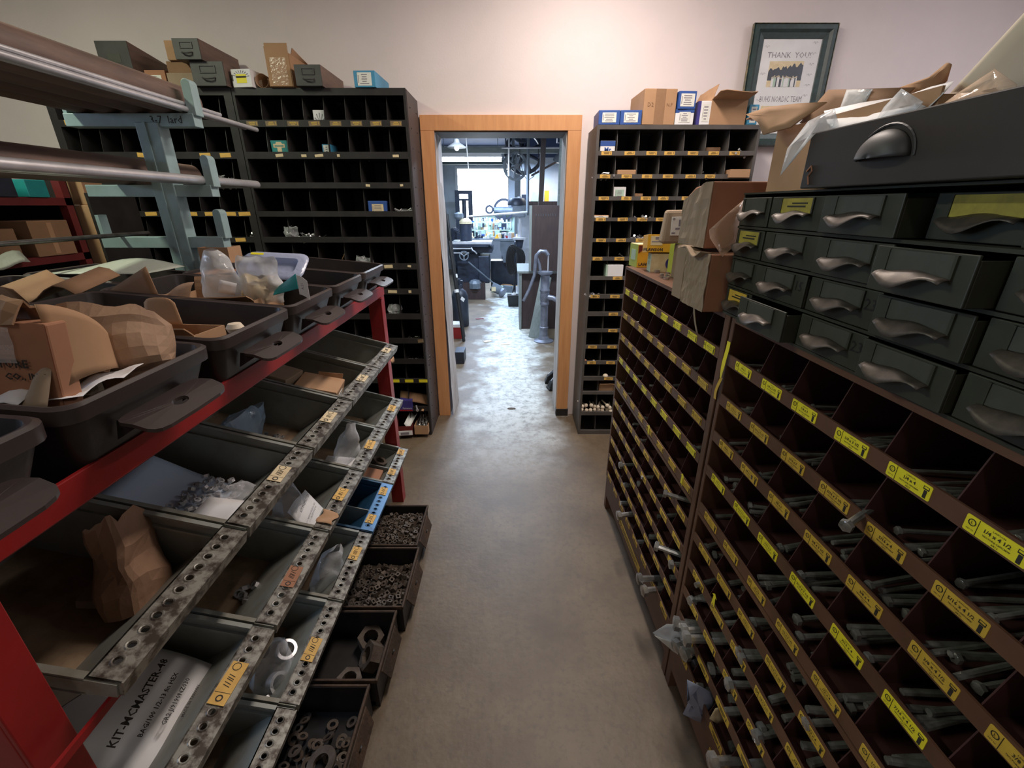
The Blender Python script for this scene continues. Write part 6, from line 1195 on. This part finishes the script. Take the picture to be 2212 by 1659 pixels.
for i in range(26):
    s_ = q.uniform(.025, .06); x = -.88+.5*q.random()+.25*(i % 2); y = 9.02+.25*q.random(); kind = i % 3
    mb = [MB().lathe([(s_*.6, 0), (s_*.6, s_*1.6), (s_*.5, s_*1.7), (0, s_*1.7)], 12), MB().box(-s_, -s_*.7, 0, s_, s_*.7, s_*.9), MB().cyl((0, 0, 0), (0, 0, s_*.5), s_, n=6).cyl((0, 0, s_*.5), (0, 0, s_*1.9), s_*.45, n=10)][kind]
    o = obj(['tin_can', 'small_carton', 'machine_part'][kind], mb, q.choice(['white', 'steel', 'lab_cream', 'mint', 'steel', 'mach']), None, (x, y, 1.001), (0, 0, q.uniform(0, 3))); tag(o, ['small tin', 'small carton', 'turned metal part'][kind]+' on the near edge of the grey bench', ['tin', 'box', 'part'][kind], 'clutter along the bench edge')
t = th('bench_grinder', 'dark arched grinder standing before the bright window', 'machine', (-.17, 9.9, 0)); obj('pedestal', MB().box(-.05, -.05, 0, .05, .05, 1.45), 'mach', t); obj('arch', MB().ring((0, 0, 1.52), (0, 1, 0), .22, .17, .06, 28), 'mach', t, smooth=True); obj('motor', MB().cyl((-.2, 0, 1.5), (.2, 0, 1.5), .075, n=16), 'mach_grey', t, smooth=True)
for x in (-.3, .28): obj('guard_wheel', MB().ring((x, 0, 1.52), (0, 1, 0), .09, .05, .05, 20), 'mach', t, smooth=True)
t = th('drill_press', 'pale drill press with round table behind the bench', 'machine', (.14, 8.6, 0)); obj('column', MB().cyl((0, .1, 0), (0, .1, 1.75), .035, n=12), 'steel', t, smooth=True); obj('table', MB().cyl((0, -.05, 1.02), (0, -.05, 1.05), .13, n=24), 'steel', t, smooth=True); obj('table_arm', MB().cyl((0, -.05, .86), (0, -.05, 1.02), .05, .08, 12), 'mach', t); obj('head', MB().box(-.13, -.16, 1.40, .10, .14, 1.60), 'mach_grey', t, bevel=.02); obj('spindle', MB().cyl((0, -.08, 1.18), (0, -.08, 1.40), .018, n=10), 'steel', t); obj('guard', MB().lathe([(.17, 1.60), (.17, 1.66), (.13, 1.72), (0, 1.73)], 20, c=(-.05, 0, 0)), 'mach', t, smooth=True)
t = th('fork_truck', 'dark blue lift truck mast before the bright window', 'vehicle', (-1.11, 11.0, 0))
for x in (-.20, .10): obj('mast_rail', MB().box(x, 0, .2, x+.10, .10, 1.92), 'mach', t)
obj('cross_bar', MB().box(-.10, .01, 1.84, .10, .09, 1.92).box(-.10, .01, 1.70, .10, .09, 1.74).box(-.10, .01, 1.25, .10, .09, 1.31), 'mach', t); obj('lift_ram', MB().cyl((0, .05, .2), (0, .05, 1.72), .05, n=14), 'mach', t, smooth=True)
obj('body', MB().box(-.35, .15, .15, .35, .9, 1.1), 'mach', t, bevel=.03)
for x in (-.36, .26): obj('wheel', MB().cyl((x, .3, .2), (x+.1, .3, .2), .2, n=20), 'rubber', t, smooth=True)
t = th('tool_cabinet', 'pale blue workshop cabinet with brown top and boxes', 'cabinet', (.50, 9.2, 0)); obj('cabinet_body', MB().box(-.36, -.2, 0, .36, .3, 1.60), 'shop_wall', t); obj('top_board', MB().box(-.38, -.24, 1.60, .50, .34, 1.67), 'wood_dark', t); obj('chart', MB().cyl((.08, -.206, 1.42), (.08, -.2005, 1.42), .15, n=28), 'lblue_box', t); obj('chart_mark', MB().tube([(.0, -.207, 1.50), (.06, -.207, 1.45), (.08, -.207, 1.40), (.16, -.207, 1.36)], .012, 5), 'white', t)
for i, (x, w_, h, m_, lab) in enumerate(((.25, .14, .12, 'mach', 'dark tin on the brown topped workshop cabinet'), (.48, .22, .17, 'mint', 'pale carton on the brown topped workshop cabinet'), (.66, .08, .19, 'yellow_box', 'yellow carton on the brown topped workshop cabinet'))): carton('stored_carton', lab, 'box', (x, 9.1, 1.671), w_, .15, h, m_)
for i in range(7):
    o = obj('hose_coil', MB().tube([(.0+.02*i+.09*cos(k*2*pi/22), 7.35+.02*i, .78+(.24-.012*i)*sin(k*2*pi/22)) for k in range(22)], .011, 6, closed=True), 'rubber', None); tag(o, 'black hose loop hanging beside the pale desk', 'hose', 'hose loops by the desk')
t = th('hose_reel_post', 'thin dark post carrying the black hoses', 'post', (.05, 7.6, 0)); obj('post', MB().cyl((0, 0, 0), (0, 0, 1.06), .014, n=8), 'mach', t); obj('hook', MB().cyl((0, -.25, 1.05), (0, .02, 1.05), .012, n=8), 'mach', t)
t = th('black_bucket', 'black tub with a pale ball on the floor by the desk', 'tub', (.03, 7.55, 0)); obj('tub_body', MB().frus((-.09, -.08, .09, .08), .001, (-.11, -.10, .11, .10), .19), 'rubber', t); obj('contents', MB().lathe([(0, .23), (.03, .22), (.04, .19)], 12), 'white', t, smooth=True); obj('strap', MB().tube([(-.02, 0, .2), (.0, 0, .3), (.04, .02, .6), (.05, .05, .9)], .012, 6), 'rubber', t)
for i, (x, y, a, w_, mt_, lab) in enumerate(((-.31, 5.40, .5, .10, 'foam', 'tan paper scrap on the workshop floor, left of two'), (-.085, 5.28, .15, .11, 'foam', 'tan paper scrap on the workshop floor, right of two'), (-.49, 6.6, .3, .12, 'maroon', 'dark rag scrap on the workshop floor'))): tag(obj('floor_scrap', MB().box(-w_/2, -.03, .001, w_/2, .03, .006), mt_, None, (x, y, 0), (0, 0, a)), lab, 'scrap')
tag(obj('dry_leaf', MB().prism([(.035*cos(k*pi/6), .016*sin(k*pi/6)) for k in range(12)], 'z', .001, .004), 'rust', None, (-.004, 3.40, 0)), 'brown oval leaf lying in the doorway', 'leaf')
tag(obj('wall_panel', MB().box(-1.74, 7.9, .9, -1.70, 8.5, 2.1).box(-1.70, 8.1, 1.4, -1.66, 8.2, 1.9), 'mach_grey'), 'grey panel on the left workshop wall', 'box')  # plain wall panel with a raised strip
t = th('tool_rack', 'pale rack of coloured tools hanging behind the bench', 'rack', (-.35, 9.95, 0)); obj('rack_board', MB().box(-.45, 0, .9, .40, .03, 1.42), 'mint', t)
for i in range(11): obj('hung_tool', MB().box(-.42+.072*i, -.03, 1.36-q.uniform(.14, .36), -.38+.072*i, -.002, 1.36), ['white', 'steel', 'mach', 'lab_cream', 'white', 'card_red', 'steel', 'mint', 'mach', 'white', 'steel'][i], t)
for sx in (-.43, .36): obj('leg', MB().box(sx, 0, 0, sx+.03, .03, .9), 'mach_grey', t)
